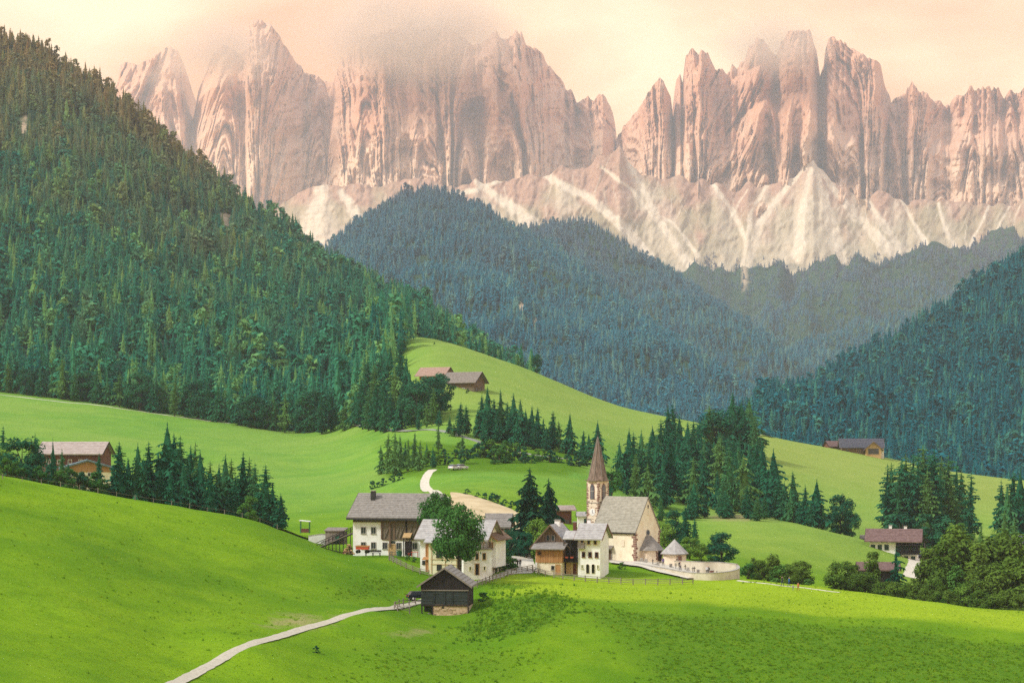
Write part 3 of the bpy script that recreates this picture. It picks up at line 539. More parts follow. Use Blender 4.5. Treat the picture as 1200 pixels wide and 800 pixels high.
TALUS = []
def talus():
    px = np.arange(250, 1452, 1.3); top = pl(px, [(250,300),(325,250),(355,224),(400,222),(430,222),(520,215),(580,212),(640,206),(690,192),(712,186),(726,168),(742,196),(775,214),(820,208),(860,222),(900,218),(935,204),(953,192),(972,212),(1000,226),(1040,236),(1100,236),(1160,238),(1200,236),(1450,240)])
    top = top - 2 + (fbm(px / 22, px * 0, 79, 3) - 0.5) * 22
    rows = 120; t = np.linspace(0, 1, rows)[:, None]; r0 = 372.0; row = r0 + (top - r0) * t; pxx = np.broadcast_to(px, row.shape)
    Y = 6550 + (7260 - 6550) * t ** 0.9
    lines = [([(726,160),(742,200),(768,250),(800,300),(830,332)], 5, 11), ([(705,196),(740,222),(772,262),(806,312)], 4, 7), ([(768,250),(790,262),(818,300)], 3, 6), ([(952,188),(925,215),(890,262),(872,330)], 6, 12), ([(953,190),(940,240),(935,300)], 6, 16), ([(954,190),(968,240),(985,300)], 6, 18), ([(955,192),(1000,250),(1050,300)], 5, 16), ([(905,205),(880,250),(868,330)], 4, 8), ([(830,208),(860,250),(876,285)], 4, 9),
             ([(1050,222),(1070,260),(1088,290)], 3, 7), ([(1165,228),(1150,262),(1135,290)], 2, 4), ([(1190,230),(1172,262),(1160,285)], 2, 3), ([(378,216),(372,245),(366,280)], 12, 34), ([(400,226),(425,262),(440,290)], 8, 20), ([(560,214),(590,235),(625,262)], 8, 16), ([(640,206),(690,232),(735,270),(760,300)], 8, 14), ([(600,205),(560,222),(500,236)], 5, 8), ([(1010,225),(1040,270),(1060,295)], 4, 12), ([(1100,238),(1108,270),(1120,290)], 3, 8)]
    sc = np.zeros(row.shape)
    for pts, w0, w1 in lines:
        for (a, b) in zip(pts[:-1], pts[1:]):
            ax, ay, bx, by = *a, *b; L2 = (bx-ax)**2 + (by-ay)**2; q = np.clip(((pxx-ax)*(bx-ax) + (row-ay)*(by-ay)) / L2, 0, 1)
            d = np.hypot(pxx - ax - q*(bx-ax), row - ay - q*(by-ay)); g = np.clip((row - pts[0][1]) / (pts[-1][1] - pts[0][1] + 1e-6), 0, 1); w = 0.6 * (w0 + (w1 - w0) * g)
            sc = np.maximum(sc, sstep(1.25, 0.45, d / w + (fbm(pxx / 5, row / 11, 71, 3) - 0.5) * 1.1))
    for ax, ay, dr, hw, H, q in ((953,190,-.12,95,125,.62),(728,165,.42,34,165,.6),(650,208,.5,40,90,.5),(900,214,-.2,34,110,.45),(835,208,.25,36,100,.5),(1045,228,.3,40,80,.5),(1110,236,.1,30,70,.35),(376,214,-.05,52,80,.75),(560,212,.3,40,60,.45),(1180,232,-.2,26,70,.3),(1000,222,.15,40,90,.4),(770,212,.35,22,100,.4)):
        k = (row - ay) / H; off = np.abs(pxx - ax - dr * (row - ay)) / (2 + hw * np.clip(k, 0, 1.3)); sc = np.maximum(sc, q * sstep(1.15, .35, off + (fbm(pxx / 6, row / 16, int(ax), 3) - .5) * .9) * (k > 0) * (.45 + .8 * fbm((pxx - ax) / np.maximum(3, (row - ay) * .16), row / 60, int(ax) + 3, 3)))
    rr = random.Random(21)
    for _ in range(95):              # thin gravel runnels
        ax = rr.uniform(640, 1200) if rr.random() < .8 else rr.uniform(330, 640); ay = float(np.interp(ax, px, top)) + rr.uniform(0, 45); sl = rr.uniform(-.55, .55); ln_ = rr.uniform(25, 95); q = np.clip((row - ay) / ln_, 0, 1)
        d = np.abs(pxx - ax - sl * (row - ay) - 4 * (vn(row / 14, row * 0 + ax, 88) - .5)); sc = np.maximum(sc, rr.uniform(.3, .85) * sstep(1.2, .3, d / (rr.uniform(.7, 2.2) * (.5 + q))) * (row > ay) * (1 - q) ** .4)
    streak = ridged((pxx - 950 + (row - 190) * 0.0) / np.maximum(6, (row - 170) * 0.10), row / 90, 73, 3)
    sc = np.clip(np.maximum(sc * (0.55 + 0.6 * streak), sstep(0.66, 0.9, fbm(pxx / 9, row / 26, 74, 4)) * 0.3), 0, 1)
    green = sstep(215, 275, row + (fbm(pxx / 28, row / 28, 75, 4) - 0.5) * 130); wd = sstep(302, 326, row + (fbm(pxx / 16, row / 12, 76, 4) - 0.5) * 60) * (1 - sc)
    Y = Y + (fbm(pxx / 40, row / 34, 77, 3) - 0.5) * 90 * np.minimum(1, 2.5 * (1 - t)) + (lin(pxx / 8, row / 9, 78) - 0.5) * 22 * (1 - 0.85 * sc) + (lin(pxx / 3, row / 5, 80) - .5) * 16 * (1 - 0.6 * sc)
    V = np.stack([(pxx - 600) / FOC * Y, Y, (HZ - row) / FOC * Y], -1)
    m = mesh_np('scree_slope', V.reshape(-1, 3), grid_faces(*row.shape), MAT['scree'], True)
    for n, v in (('scree', sc), ('green', green * .75), ('wood', wd * 0.8)): attr(m, n, v)
    TALUS.append((V, sc, row, pxx)); tag(link('scree_slope', m), 'pale scree fans spilling from the foot of the rock towers', kind='structure')
talus()

# ------------------------------------------------------------------ trees: meshes of unit height
def conifer_mesh(name, mat, seed, levels=26, nb=8, rad=0.17, base=0.06, droop=0.42, irregular=0.25, full=True, core=1.0, power=0.74):
    r = random.Random(seed); mb = MB(); v, f = mb.v, mb.f
    for i in range(levels):
        k = i / (levels - 1); h = base + (0.985 - base) * k ** 0.92
        env = rad * ((1 - k) ** power * 0.96 + 0.03) * min(1.0, 0.55 + k * 3.2)
        n = max(3, int(nb * (0.55 + 0.45 * (1 - k)) + r.random()))
        a0 = r.random() * 6.28; gap = r.random() < irregular * 0.35
        for j in range(n):
            a = a0 + 6.283 * j / n + r.uniform(-0.3, 0.3); L = env * r.uniform(1 - irregular * 1.6, 1 + irregular) * (0.55 if gap else 1)
            ca, sa = math.cos(a), math.sin(a); hb = h + r.uniform(-0.012, 0.012); dr = droop * r.uniform(0.7, 1.3)
            pt = lambda s, side=0.0, dz=0.0: (ca * L * s - sa * side, sa * L * s + ca * side, hb + L * (0.22 * s - dr * s * s) + dz)
            w = L * r.uniform(0.30, 0.46)
            segs = (0.18, 0.5, 0.8) if full else (0.3, 0.7)
            for s in segs:
                ws = w * (1.15 - 0.6 * s); b = len(v)
                for sg in (-1, 1):
                    b = len(v); v += [pt(s - 0.2), pt(min(1, s + 0.2)), pt(s + 0.22, sg * ws, -ws * r.uniform(0.55, 1.25))]; f.append((b, b + 1, b + 2))
                if full or s < 0.5:
                    b = len(v); v += [pt(s - 0.2), pt(s + 0.2), pt(s + 0.05, r.uniform(-.2, .2) * w, -w * r.uniform(0.7, 1.5))]; f.append((b, b + 1, b + 2))
            b = len(v); v += [pt(0.78, w * 0.22, -w * 0.12), pt(0.78, -w * 0.22, -w * 0.12), pt(1.06)]; f.append((b, b + 1, b + 2))
    m_ = 9; rows_ = 9; cb = len(v)
    for q in range(rows_ + 1):            # dense inner twigs round the stem
        kk = q / rows_; zz = base + (0.95 - base) * kk; rr = rad * 0.5 * ((1 - kk) ** 0.85 + 0.01) * min(1, .5 + kk * 4) * core
        for t_ in range(m_): a = 6.283 * (t_ + .5 * (q % 2)) / m_; g = rr * r.uniform(.7, 1.3); v.append((g * math.cos(a), g * math.sin(a), zz + r.uniform(-.012, .012)))
    for q in range(rows_):
        for t_ in range(m_): f.append((cb + q*m_ + t_, cb + q*m_ + (t_+1) % m_, cb + (q+1)*m_ + (t_+1) % m_)); f.append((cb + q*m_ + t_, cb + (q+1)*m_ + (t_+1) % m_, cb + (q+1)*m_ + t_))
    b = len(v); v += [(0.006, 0, 0.95), (-0.004, 0.005, 0.95), (-0.004, -0.005, 0.95), (0, 0, 1.0)]; f += [(b, b+1, b+3), (b+1, b+2, b+3), (b+2, b, b+3)]
    return mb.mesh(name, MAT[mat])
def stem_mesh(name, r0=0.014, top=0.93):
    return MB().tube([(0, 0, -0.03), (0, 0, 0.02), (0.003, 0.002, 0.4), (0, 0, top)], [r0 * 1.4, r0, r0 * 0.7, r0 * 0.12], 7).mesh(name, MAT['bark'])
def leafy_mesh(name, mat, seed, nclump=26, nleaf=3600, shape='round', base=0.22, leaf=0.028, wide=0.36):
    """crown of leaf sprays gathered in clumps; returns trunk mesh with limbs and crown mesh, unit height"""
    r = random.Random(seed); C = []
    for k in range(nclump):
        for _ in range(40):
            z = r.uniform(base, 0.93); t = (z - base) / (0.95 - base)
            prof = {'round': math.sin(math.pi * min(1, 0.12 + t * 0.86)) ** 0.65, 'tall': (1 - t) ** 0.55 * min(1, 0.5 + t * 3), 'bush': (1 - t * t) ** 0.5}[shape]
            a = r.random() * 6.283; q = wide * prof * r.uniform(0.35, 0.85); c = Vector((q * math.cos(a), q * math.sin(a), z))
            if all((c - o).length > 0.09 for o, _ in C): break
        C.append((c, r.uniform(0.075, 0.135) * (1 if shape != 'tall' else 0.85)))
    mb = MB(); v, f = mb.v, mb.f; mid = Vector((0, 0, base + 0.4 * (1 - base)))
    for k in range(nleaf):
        c, rad = C[r.randrange(nclump)]
        d = Vector((r.gauss(0, 1), r.gauss(0, 1), r.gauss(0, 0.85))).normalized(); q = rad * (r.random() ** 0.35) * (1.25 if r.random() < 0.12 else 1)
        p = c + d * q; n = (d * 0.7 + (p - mid).normalized() * 0.5 + Vector((r.gauss(0, .5), r.gauss(0, .5), r.gauss(0.2, .5)))).normalized()
        a = n.orthogonal().normalized(); b = n.cross(a); t = r.random() * 6.28; a, b = a * math.cos(t) + b * math.sin(t), b * math.cos(t) - a * math.sin(t)
        s = leaf * r.uniform(0.55, 1.15); i = len(v)
        v += [tuple(p - a * s), tuple(p + b * s * 0.55 + a * s * 0.1), tuple(p + a * s * 1.1), tuple(p - b * s * 0.55 + a * s * 0.1)]; f.append((i, i + 1, i + 2, i + 3))
    crown = mb.mesh(name + '_crown', MAT[mat])
    tb = MB(); h0 = base + 0.25; tb.tube([(0, 0, -0.04), (0, 0, 0.03), (0.008, 0.004, base), (0.0, 0.01, h0), (0.01, 0, 0.8)], [0.034, 0.024, 0.019, 0.013, 0.003], 8)
    for c, rad in C[:12]:
        z0 = r.uniform(base * 0.75, min(h0 + 0.15, c.z)); s = Vector((0.005, 0.005, z0)); m_ = s.lerp(c, 0.5) + Vector((0, 0, 0.02)); tb.tube([s, m_, c], [0.010, 0.006, 0.002], 5)
    return tb.mesh(name + '_trunk', MAT['bark'], True), crown
CON = {}
for kind, mat, kw in (('near', 'needles_near', dict(levels=34, nb=10, rad=0.20, droop=0.55, base=0.05)), ('spruce', 'needles_spruce', dict(levels=24, nb=8, rad=0.165)),
                      ('larch', 'needles_larch', dict(levels=22, nb=8, rad=0.15, irregular=0.38, droop=0.4, base=0.06, power=0.6)), ('pine', 'needles_spruce', dict(levels=24, nb=7, rad=0.105, irregular=0.5, base=0.16, droop=0.35, core=0.9, power=0.45))):
    CON[kind] = ([stem_mesh(kind + '_trunk', 0.016 if kind == 'pine' else 0.014)], [conifer_mesh(kind + '_crown', mat, 50 + 7 * s + len(kind), **{**kw, 'irregular': kw.get('irregular', .25) * (.9 + .22 * s), 'power': kw.get('power', .74) * (.8 + .08 * s), 'rad': kw['rad'] * (.88 + .07 * s), 'droop': kw.get('droop', .42) * (.7 + .15 * s)}) for s in range(6)])
LEAF = {}
for kind, mat, kw in (('ash', 'leaves_dark', dict(nclump=40, nleaf=9500, base=0.37, leaf=0.021, wide=0.38)), ('broad', 'leaves_teal', dict(nleaf=3200, base=0.12, wide=0.36)), ('tall', 'leaves_mid', dict(shape='tall', nleaf=3000, base=0.08, wide=0.24)),
                      ('olive', 'leaves_olive', dict(nleaf=3600, base=0.10, wide=0.36)), ('olive_tall', 'leaves_olive', dict(shape='tall', nleaf=3400, base=0.10, wide=0.27)), ('light', 'leaves_light', dict(nleaf=2600, base=0.08, wide=0.38)), ('bush', 'leaves_dark', dict(shape='bush', nclump=18, nleaf=1800, base=0.02, leaf=0.045, wide=0.5)),
                      ('bush_light', 'leaves_mid', dict(shape='bush', nclump=18, nleaf=1800, base=0.02, leaf=0.045, wide=0.5)), ('bush_teal', 'leaves_teal', dict(shape='bush', nclump=16, nleaf=1400, base=0.02, leaf=0.05, wide=0.5))):
    LEAF[kind] = [leafy_mesh(kind, mat, 300 + 11 * s + len(kind), **kw) for s in range(3)]

ORD = ['', 'first', 'second', 'third', 'fourth', 'fifth', 'sixth', 'seventh', 'eighth', 'ninth', 'tenth', 'eleventh', 'twelfth', 'thirteenth', 'fourteenth', 'fifteenth', 'sixteenth', 'seventeenth', 'eighteenth', 'nineteenth']
TENS = {20: 'twent', 30: 'thirt', 40: 'fort', 50: 'fift', 60: 'sixt', 70: 'sevent', 80: 'eight', 90: 'ninet'}
def ordinal(n):
    if n < 20: return ORD[n]
    t, u = n // 10 * 10, n % 10
    return TENS[t] + 'ieth' if u == 0 else TENS[t] + 'y-' + ORD[u]
WORD = {'near': 'dark spruce', 'spruce': 'dark green spruce', 'larch': 'pale green larch', 'pine': 'tall thin pine', 'ash': 'full dark ash', 'broad': 'blue-green leafy tree', 'tall': 'slender green leafy tree', 'olive': 'round olive-green tree', 'olive_tall': 'tall olive-green tree', 'light': 'yellow-green leafy tree', 'bush': 'dark green bush', 'bush_light': 'fresh green bush', 'bush_teal': 'low blue-green bush'}
OBJN = {'near': 'spruce_tree', 'spruce': 'spruce_tree', 'larch': 'larch_tree', 'pine': 'pine_tree', 'ash': 'ash_tree', 'bush': 'bush', 'bush_light': 'bush', 'bush_teal': 'bush'}
def tree(kind, px, Y, top, label, group=None, wf=1.0, base=None):
    """a tree at bearing px and distance Y whose tip reaches a row of the frame"""
    p = base or on(px, Y); h = (HZ - top) / FOC * Y - p.z
    h = max(1.0, h); rt = empty(OBJN.get(kind, 'leafy_tree'), p, random.uniform(0, 6.28)); w = h * wf * random.uniform(0.9, 1.12); rt.scale = (w, w, h); rt.rotation_euler = (random.gauss(0, .02), random.gauss(0, .02), random.uniform(0, 6.28))
    if kind in CON: tm, cm = CON[kind][0][0], random.choice(CON[kind][1])
    else: tm, cm = random.choice(LEAF[kind])
    link('trunk', tm, rt); link('crown', cm, rt)
    tag(rt, label, 'bush' if 'bush' in kind else 'tree', group); return rt
def grove(items, where, group, wf=1.0):
    """items: (kind, px, Y, top); each tree is told apart by its place from the left among its kind"""
    cnt = {}
    for it in sorted(items, key=lambda q: q[1]):
        k = it[0]; cnt[k] = cnt.get(k, 0) + 1
    seen = {}
    for it in sorted(items, key=lambda q: q[1]):
        k = it[0]; seen[k] = seen.get(k, 0) + 1; h = top_h(it[1], it[2], it[3])
        lab = f"{ordinal(seen[k])} {WORD[k]} from the left {where}" if cnt[k] > 1 else f"single {WORD[k]} {where}"
        tree(k, it[1], it[2], it[3], lab, group, wf * (it[4] if len(it) > 4 else 1))

# --- the dark row behind the left pasture crest
rowL = [('spruce',140,382,516),('spruce',150,392,534),('spruce',162,384,517),('spruce',173,390,516),('spruce',184,398,528),('spruce',197,392,493,1.15),('spruce',206,400,506),('spruce',212,396,509),('spruce',221,405,520),('larch',228,410,517),('spruce',236,392,526),('larch',232,395,535),
        ('larch',246,398,538),('spruce',255,404,542),('spruce',263,398,531),('larch',271,402,536),('spruce',284,400,528),('larch',293,408,534),('spruce',297,398,541),('spruce',310,392,543,1.3),('spruce',330,386,577,1.2),('spruce',188,386,545,1.1),('spruce',246,388,552,1.1),('spruce',276,390,556,1.1),('spruce',133,384,545),('spruce',215,388,540,1.1),('spruce',200,384,550,1.1),('spruce',168,396,535),('spruce',318,396,566)]
grove(rowL, 'in the dark row behind the pasture crest', 'conifers behind the pasture crest', 1.3)
grove([('bush_light',291,376,580),('bush_teal',58,374,546),('bush_light',70,374,550),('bush',82,376,548),('bush_light',100,380,556),('bush',112,380,552),('bush',45,372,545),('bush_teal',92,378,552),('bush_light',122,384,560),('bush',18,370,540),('bush',130,386,556),('bush_light',8,368,536),('bush_teal',30,370,544)], 'along the pasture fence', 'bushes along the pasture fence', 1.2)
grove([('broad',24,400,511,1.25),('light',3,410,525,1.3),('broad',36,398,530)], 'beside the left farm', 'leafy trees by the left farm')
grove([('pine',43,430,506),('spruce',63,420,512,0.6),('spruce',73,425,524,0.9),('spruce',115,432,529),('spruce',80,418,540),('spruce',2,470,498),('spruce',55,428,538)], 'around the left farm', 'conifers around the left farm')

# --- the trees above and below the lane in the middle distance
rowC = [('spruce',538,640,470),('spruce',547,645,474),('spruce',565,650,461),('spruce',573,640,452),('spruce',580,655,466),('spruce',587,642,455),('spruce',594,650,470),('spruce',602,640,459),('spruce',610,650,466),('spruce',617,640,478),('spruce',623,650,474),('spruce',630,640,476),('spruce',637,648,489),('spruce',648,640,480),('spruce',667,636,483),('spruce',683,630,503),('spruce',690,628,507),('spruce',700,625,491),
        ('spruce',560,640,478),('spruce',569,636,475),('spruce',598,636,481),('spruce',606,632,485),('spruce',640,636,498),('larch',655,645,492),('spruce',527,648,486),('spruce',626,632,492),('spruce',583,634,480),('spruce',645,650,495),('larch',532,640,494)]
grove(rowC, 'in the conifer row above the lane', 'conifers above the lane', 1.3)
bankC = [('larch',455,570,506),('larch',463,560,503),('larch',470,575,508),('larch',478,560,512),('larch',485,565,504),('larch',492,555,514),('larch',514,600,494),('larch',541,590,508),('larch',447,575,520),('spruce',475,580,516),('spruce',500,585,518),('spruce',508,560,522)]
grove(bankC, 'on the bank below the lane', 'young trees on the bank')
bushes = []
for k in range(30):
    px = 500 + k * 6.5 + random.uniform(-2, 2); Y = pl(px, [(500, 585), (560, 600), (690, 592)]) - random.uniform(0, 22); g = on(px, Y); r0 = HZ - g.z / Y * FOC
    bushes.append((random.choice(['bush_teal', 'bush', 'bush_light', 'bush_teal']), px, Y, r0 - random.uniform(7, 18) - (10 if 560 < px < 620 and random.random() < .4 else 0)))
for px in (436, 442, 449, 460, 468): Y = 545; r0 = HZ - on(px, Y).z / Y * FOC; bushes.append(('bush_teal', px, Y, r0 - random.uniform(6, 10)))
grove(bushes, 'in the scrub under the lane', 'scrub bushes under the lane', 1.25)
# the tall end of the forest by the upper farm
endC = [('spruce',468,770,393),('spruce',456,790,402),('spruce',446,800,408),('larch',440,770,425),('spruce',430,800,418),('spruce',475,760,415),('larch',462,755,425),('spruce',450,750,440),('spruce',480,745,432),('larch',488,735,441),('spruce',470,735,450),('spruce',458,730,458),('larch',495,720,447),('broad',500,715,440,1.2),('broad',488,705,452,1.2),('larch',508,700,452),('spruce',478,715,462),('spruce',466,708,468),('spruce',450,720,462),('spruce',440,735,448),('spruce',432,745,452),('larch',500,690,470),('spruce',515,690,478),('spruce',490,685,478),('broad',512,730,436,1.2),('spruce',425,760,440)]
grove(endC, 'at the forest end by the upper farm', 'trees at the forest end', 1.15)
grove([('broad',509,930,402,1.5),('bush_teal',527,790,449),('bush',548,780,455),('larch',607,975,412),('broad',629,968,414,1.0)], 'on the upper meadow', 'lone trees on the upper meadow')
grove([('spruce',558,1000,398),('spruce',566,1000,395),('spruce',573,998,400),('spruce',580,996,404),('spruce',587,994,406),('spruce',660,950,456),('spruce',667,950,455),('spruce',552,1000,398)], 'along the upper meadow skyline', 'trees on the upper meadow skyline')

# --- the wood behind the church
D = [('spruce',727,560,515),('spruce',736,565,500),('spruce',743,560,505),('spruce',751,570,502),('larch',745,545,530),('larch',759,535,541),('spruce',762,600,506),('spruce',768,640,497),('spruce',775,660,490),('spruce',783,690,474),('spruce',790,700,472),('spruce',797,690,484),('spruce',804,670,492),('spruce',812,660,490),('spruce',820,680,492),('larch',831,720,474,1.3),('broad',838,720,478),('spruce',845,700,505),('spruce',857,760,458,1.2),('spruce',864,770,476,1.2),('spruce',870,760,468,1.2),('spruce',877,765,465,1.3),('spruce',883,755,484),('spruce',866,640,510),('larch',842,640,510),('spruce',880,620,517),('spruce',886,600,514),('spruce',893,590,516),('spruce',907,575,524,1.1),('spruce',902,580,545),('spruce',913,555,556),('spruce',919,545,562),('spruce',930,545,551,1.1),('spruce',927,535,575),('spruce',943,540,567),('spruce',956,532,560,1.2),('spruce',938,532,585),('spruce',950,528,585),('spruce',964,530,592),('spruce',900,545,585),('spruce',888,530,592),('spruce',728,552,545),('spruce',735,548,555),('spruce',752,540,560)]
r2 = random.Random(5)
for k in range(52):
    px = r2.uniform(756, 896); Y = r2.uniform(540, 700) - max(0, px - 860) * 0.5; g = on(px, Y); r0 = HZ - g.z / Y * FOC; h = r2.uniform(12, 20) * FOC / Y
    tp = max(r0 - h, pl(px, [(756, 520), (790, 490), (880, 500), (900, 535)])); D.append(('spruce' if r2.random() < 0.88 else 'larch', px, Y, tp))
for k in range(16):
    px = r2.uniform(770, 900); Y = pl(px, [(770, 500), (830, 535), (900, 525)]) + r2.uniform(-4, 10); r0 = HZ - on(px, Y).z / Y * FOC; D.append(('spruce', px, Y, r0 - r2.uniform(18, 45), 1.25))
grove([q for q in D if q[1] < 800], 'in the wood directly behind the church', 'wood behind the church', 1.3)
grove([q for q in D if 800 <= q[1] < 870], 'in the middle of the church wood', 'wood behind the church', 1.3)
grove([q for q in D if q[1] >= 870], 'at the outer end of the church wood', 'wood behind the church', 1.3)
grove([('light',778,440,610,1.2),('broad',788,450,596),('spruce',803,455,590,1.2),('spruce',814,450,606,1.3),('broad',795,440,618,1.2),('light',808,425,628,1.4),('light',822,425,636,1.4),('broad',846,425,622,1.3),('broad',838,432,630,1.2),('bush_light',800,415,640),('bush',832,415,648),('light',773,430,628)], 'just behind the chapel', 'trees just behind the chapel')
grove([('spruce',695,405,560,0.9),('spruce',714,440,556,0.9),('bush',717,500,545)], 'beside the bell tower', 'trees beside the bell tower')
grove([('larch',978,545,590),('broad',985,540,578),('larch',991,540,584),('broad',998,536,597,1.2)], 'in the little clump on the slope', 'little clump on the slope')
# --- tall thin grove on the right
E = [('pine',1039,600,542),('larch',1046,610,540),('pine',1052,600,535),('pine',1058,612,536),('larch',1063,602,530),('pine',1069,612,529),('pine',1076,600,528),('larch',1083,608,519),('pine',1090,600,530),('pine',1096,606,524),('larch',1103,600,533),('pine',1110,604,531,1.2),('pine',1120,600,541),('larch',1127,606,549),('pine',1136,590,551,1.15),('pine',1066,594,545),('larch',1086,592,548),('pine',1100,592,548),('pine',1054,594,552),('larch',1116,594,556)]
grove(E, 'in the thin grove above the red roof', 'thin grove above the red-roofed house', 1.3)
grove([('bush_teal',1046,585,604),('bush_teal',1058,580,600),('bush_teal',1070,580,606),('bush_teal',1084,575,600),('bush_teal',1098,575,608),('bush_teal',1112,572,604),('bush_light',1124,565,612)], 'under the thin grove', 'undergrowth of the thin grove', 1.3)
grove([('spruce',1173,575,561,1.1),('spruce',1181,570,566),('spruce',1187,575,550,1.2),('spruce',1195,572,547,1.2),('spruce',1204,575,545,1.2),('spruce',1214,570,552,1.2),('larch',1178,548,596,1.2),('larch',1189,545,606),('spruce',1225,560,550),('larch',1148,545,612)], 'at the upper right pasture edge', 'trees at the right pasture edge', 1.1)
# --- belt of leafy trees behind the plateau rim
H = [('olive_tall',884,384,652),('olive',893,382,655),('olive_tall',906,384,648,1.2),('bush',876,378,656),('olive',934,380,656,1.5),('bush_light',916,378,662),('olive',926,376,662),('bush_light',948,374,678),
     ('olive',986,378,656,1.2),('olive_tall',1001,386,660),('olive_tall',1021,388,644,0.8),('olive',1014,382,670,1.2),('olive',1034,378,680,1.2),('pine',1050,390,640,1.1),('olive',1060,386,682),('olive_tall',1072,382,676,1.1),('olive_tall',1088,392,640),('olive_tall',1100,386,650),('olive_tall',1116,398,612,1.1),('olive_tall',1108,392,628,1.1),('olive_tall',1130,394,618,1.1),('olive',1096,376,676),('tall',1122,378,660),('olive_tall',1144,390,632,1.1),('olive_tall',1160,394,626,1.1),('olive',1138,378,668),('light',1128,372,684),('olive_tall',1174,398,618,1.1),('olive',1160,376,660,1.2),('olive_tall',1188,392,626,1.1),('olive',1182,378,650,1.2),('olive_tall',1203,396,622,1.1),('olive',1200,376,655,1.2),('olive_tall',1218,392,620),('olive',1112,370,690),('olive',1150,368,690,1.2),('olive',1175,368,690,1.2),('olive',1196,366,694,1.2),('olive',1084,372,688),('olive',1045,376,680,1.2),('olive',1000,376,672,1.2),('olive',1215,370,690,1.2),('olive',1138,374,678,1.2)]
grove(H, 'in the belt behind the plateau rim', 'leafy belt behind the plateau', 1.12)
# --- village trees
tree('ash', 538, 331, 587, 'full dark green ash in front of the white house', None, 0.84)
tree('ash', 512, 352, 574, 'smaller lighter ash between the barn house and the white house', None, 0.75)
tree('near', 620, 378, 546, 'taller of the two dark spruces in the village', None, 1.3)
tree('near', 642, 384, 559, 'shorter of the two dark spruces in the village', None, 1.35)
tree('light', 631, 372, 606, 'bright yellow-green tree at the foot of the village spruces', None, 1.0)
tree('broad', 617, 371, 622, 'dark leafy tree under the taller village spruce', None, 1.2)
tree('broad', 597, 366, 618, 'leafy tree beside the white upper wall', None, 0.9)
tree('bush_light', 584, 352, 641, 'green hedge bush by the path fence', None, 1.6); tree('bush', 592, 352, 642, 'dark hedge bush beside the gravel square', None, 1.5)
tree('bush_light', 580, 346, 655, 'yellowish shrub at the corner of the white house', None, 1.0)
tree('bush', 566, 313, 692, 'big dark round bush beside the old barn', None, 1.3)
tree('bush', 485, 351, 652, 'dark bush inside the garden fence', None, 1.2); tree('bush_light', 478, 352, 657, 'small shrub inside the garden fence', None, 1.2)
tree('bush_light', 729, 360, 658, 'low green shrub on the grass below the churchyard wall', None, 1.4)
tree('bush_teal', 370, 258, 792, 'small bush at the lower edge of the meadow', None, 1.2)
grove([('bush_teal',k,Y,HZ - on(k,Y).z/Y*FOC - h) for k, Y, h in ((548,466,7),(560,462,6),(568,459,8),(577,456,10),(584,453,11),(592,450,8),(600,447,9),(608,443,7),(615,440,8))], 'on the rim of the bare slope', 'bushes on the rim of the bare slope', 1.4)
edge = []
for k in range(34):
    px = -20 + k * 13.2 + r2.uniform(-3, 3); Y = pl(px, [(p[0], p[2]) for p in L_BASE]) + r2.uniform(-8, 4); r0 = HZ - on(px, Y).z / Y * FOC
    edge.append((('spruce', 'spruce', 'larch', 'spruce', 'broad')[k % 5], px, Y, r0 - r2.uniform(30, 52), 1.15))
grove(edge, 'along the left meadow forest edge', 'trees along the forest edge', 1.1)

# ------------------------------------------------------------------ far forests: masses of trees on the hills
def forest(label, variants, pts, hmin, hmax, wf=1.0, name='forest', cat='forest', hg=None):
    sub = bpy.data.collections.new('forest_trees')
    for k, m in enumerate(variants):
        o = bpy.data.objects.new('forest_tree', m); sub.objects.link(o)
    n = len(pts); m = bpy.data.meshes.new('forest'); m.vertices.add(n); m.vertices.foreach_set("co", pts.astype(np.float32).ravel())
    attr(m, 'hgt', (hmin + (hmax - hmin) * rng.random(n) ** 1.3) * (1 if hg is None else hg)); attr(m, 'wid', wf * rng.uniform(0.85, 1.25, n)); attr(m, 'turn', rng.random(n) * 6.283)
    a = m.attributes.new('pick', 'INT', 'POINT'); a.data.foreach_set("value", rng.integers(0, len(variants), n).astype(np.int32))
    o = link(name, m); ng = bpy.data.node_groups.new('forest', 'GeometryNodeTree')
    ng.interface.new_socket('Geometry', in_out='INPUT', socket_type='NodeSocketGeometry'); ng.interface.new_socket('Geometry', in_out='OUTPUT', socket_type='NodeSocketGeometry')
    N = ng.nodes.new; Lk = ng.links.new; gi, go = N('NodeGroupInput'), N('NodeGroupOutput'); ip = N('GeometryNodeInstanceOnPoints'); ci = N('GeometryNodeCollectionInfo')
    ci.inputs['Collection'].default_value = sub; ci.inputs['Separate Children'].default_value = True; ci.inputs['Reset Children'].default_value = True
    def na(nm, ty='FLOAT'):
        q = N('GeometryNodeInputNamedAttribute'); q.data_type = ty; q.inputs['Name'].default_value = nm; return q.outputs[0]
    cx = N('ShaderNodeCombineXYZ'); h = na('hgt'); w = N('ShaderNodeMath'); w.operation = 'MULTIPLY'; Lk(h, w.inputs[0]); Lk(na('wid'), w.inputs[1])
    Lk(w.outputs[0], cx.inputs[0]); Lk(w.outputs[0], cx.inputs[1]); Lk(h, cx.inputs[2]); rt = N('ShaderNodeCombineXYZ'); Lk(na('turn'), rt.inputs[2])
    Lk(gi.outputs[0], ip.inputs['Points']); Lk(ci.outputs[0], ip.inputs['Instance']); ip.inputs['Pick Instance'].default_value = True; Lk(na('pick', 'INT'), ip.inputs['Instance Index'])
    Lk(rt.outputs[0], ip.inputs['Rotation']); Lk(cx.outputs[0], ip.inputs['Scale']); Lk(ip.outputs[0], go.inputs[0])
    md = o.modifiers.new('forest', 'NODES'); md.node_group = ng
    return tag(o, label, cat, kind='stuff')
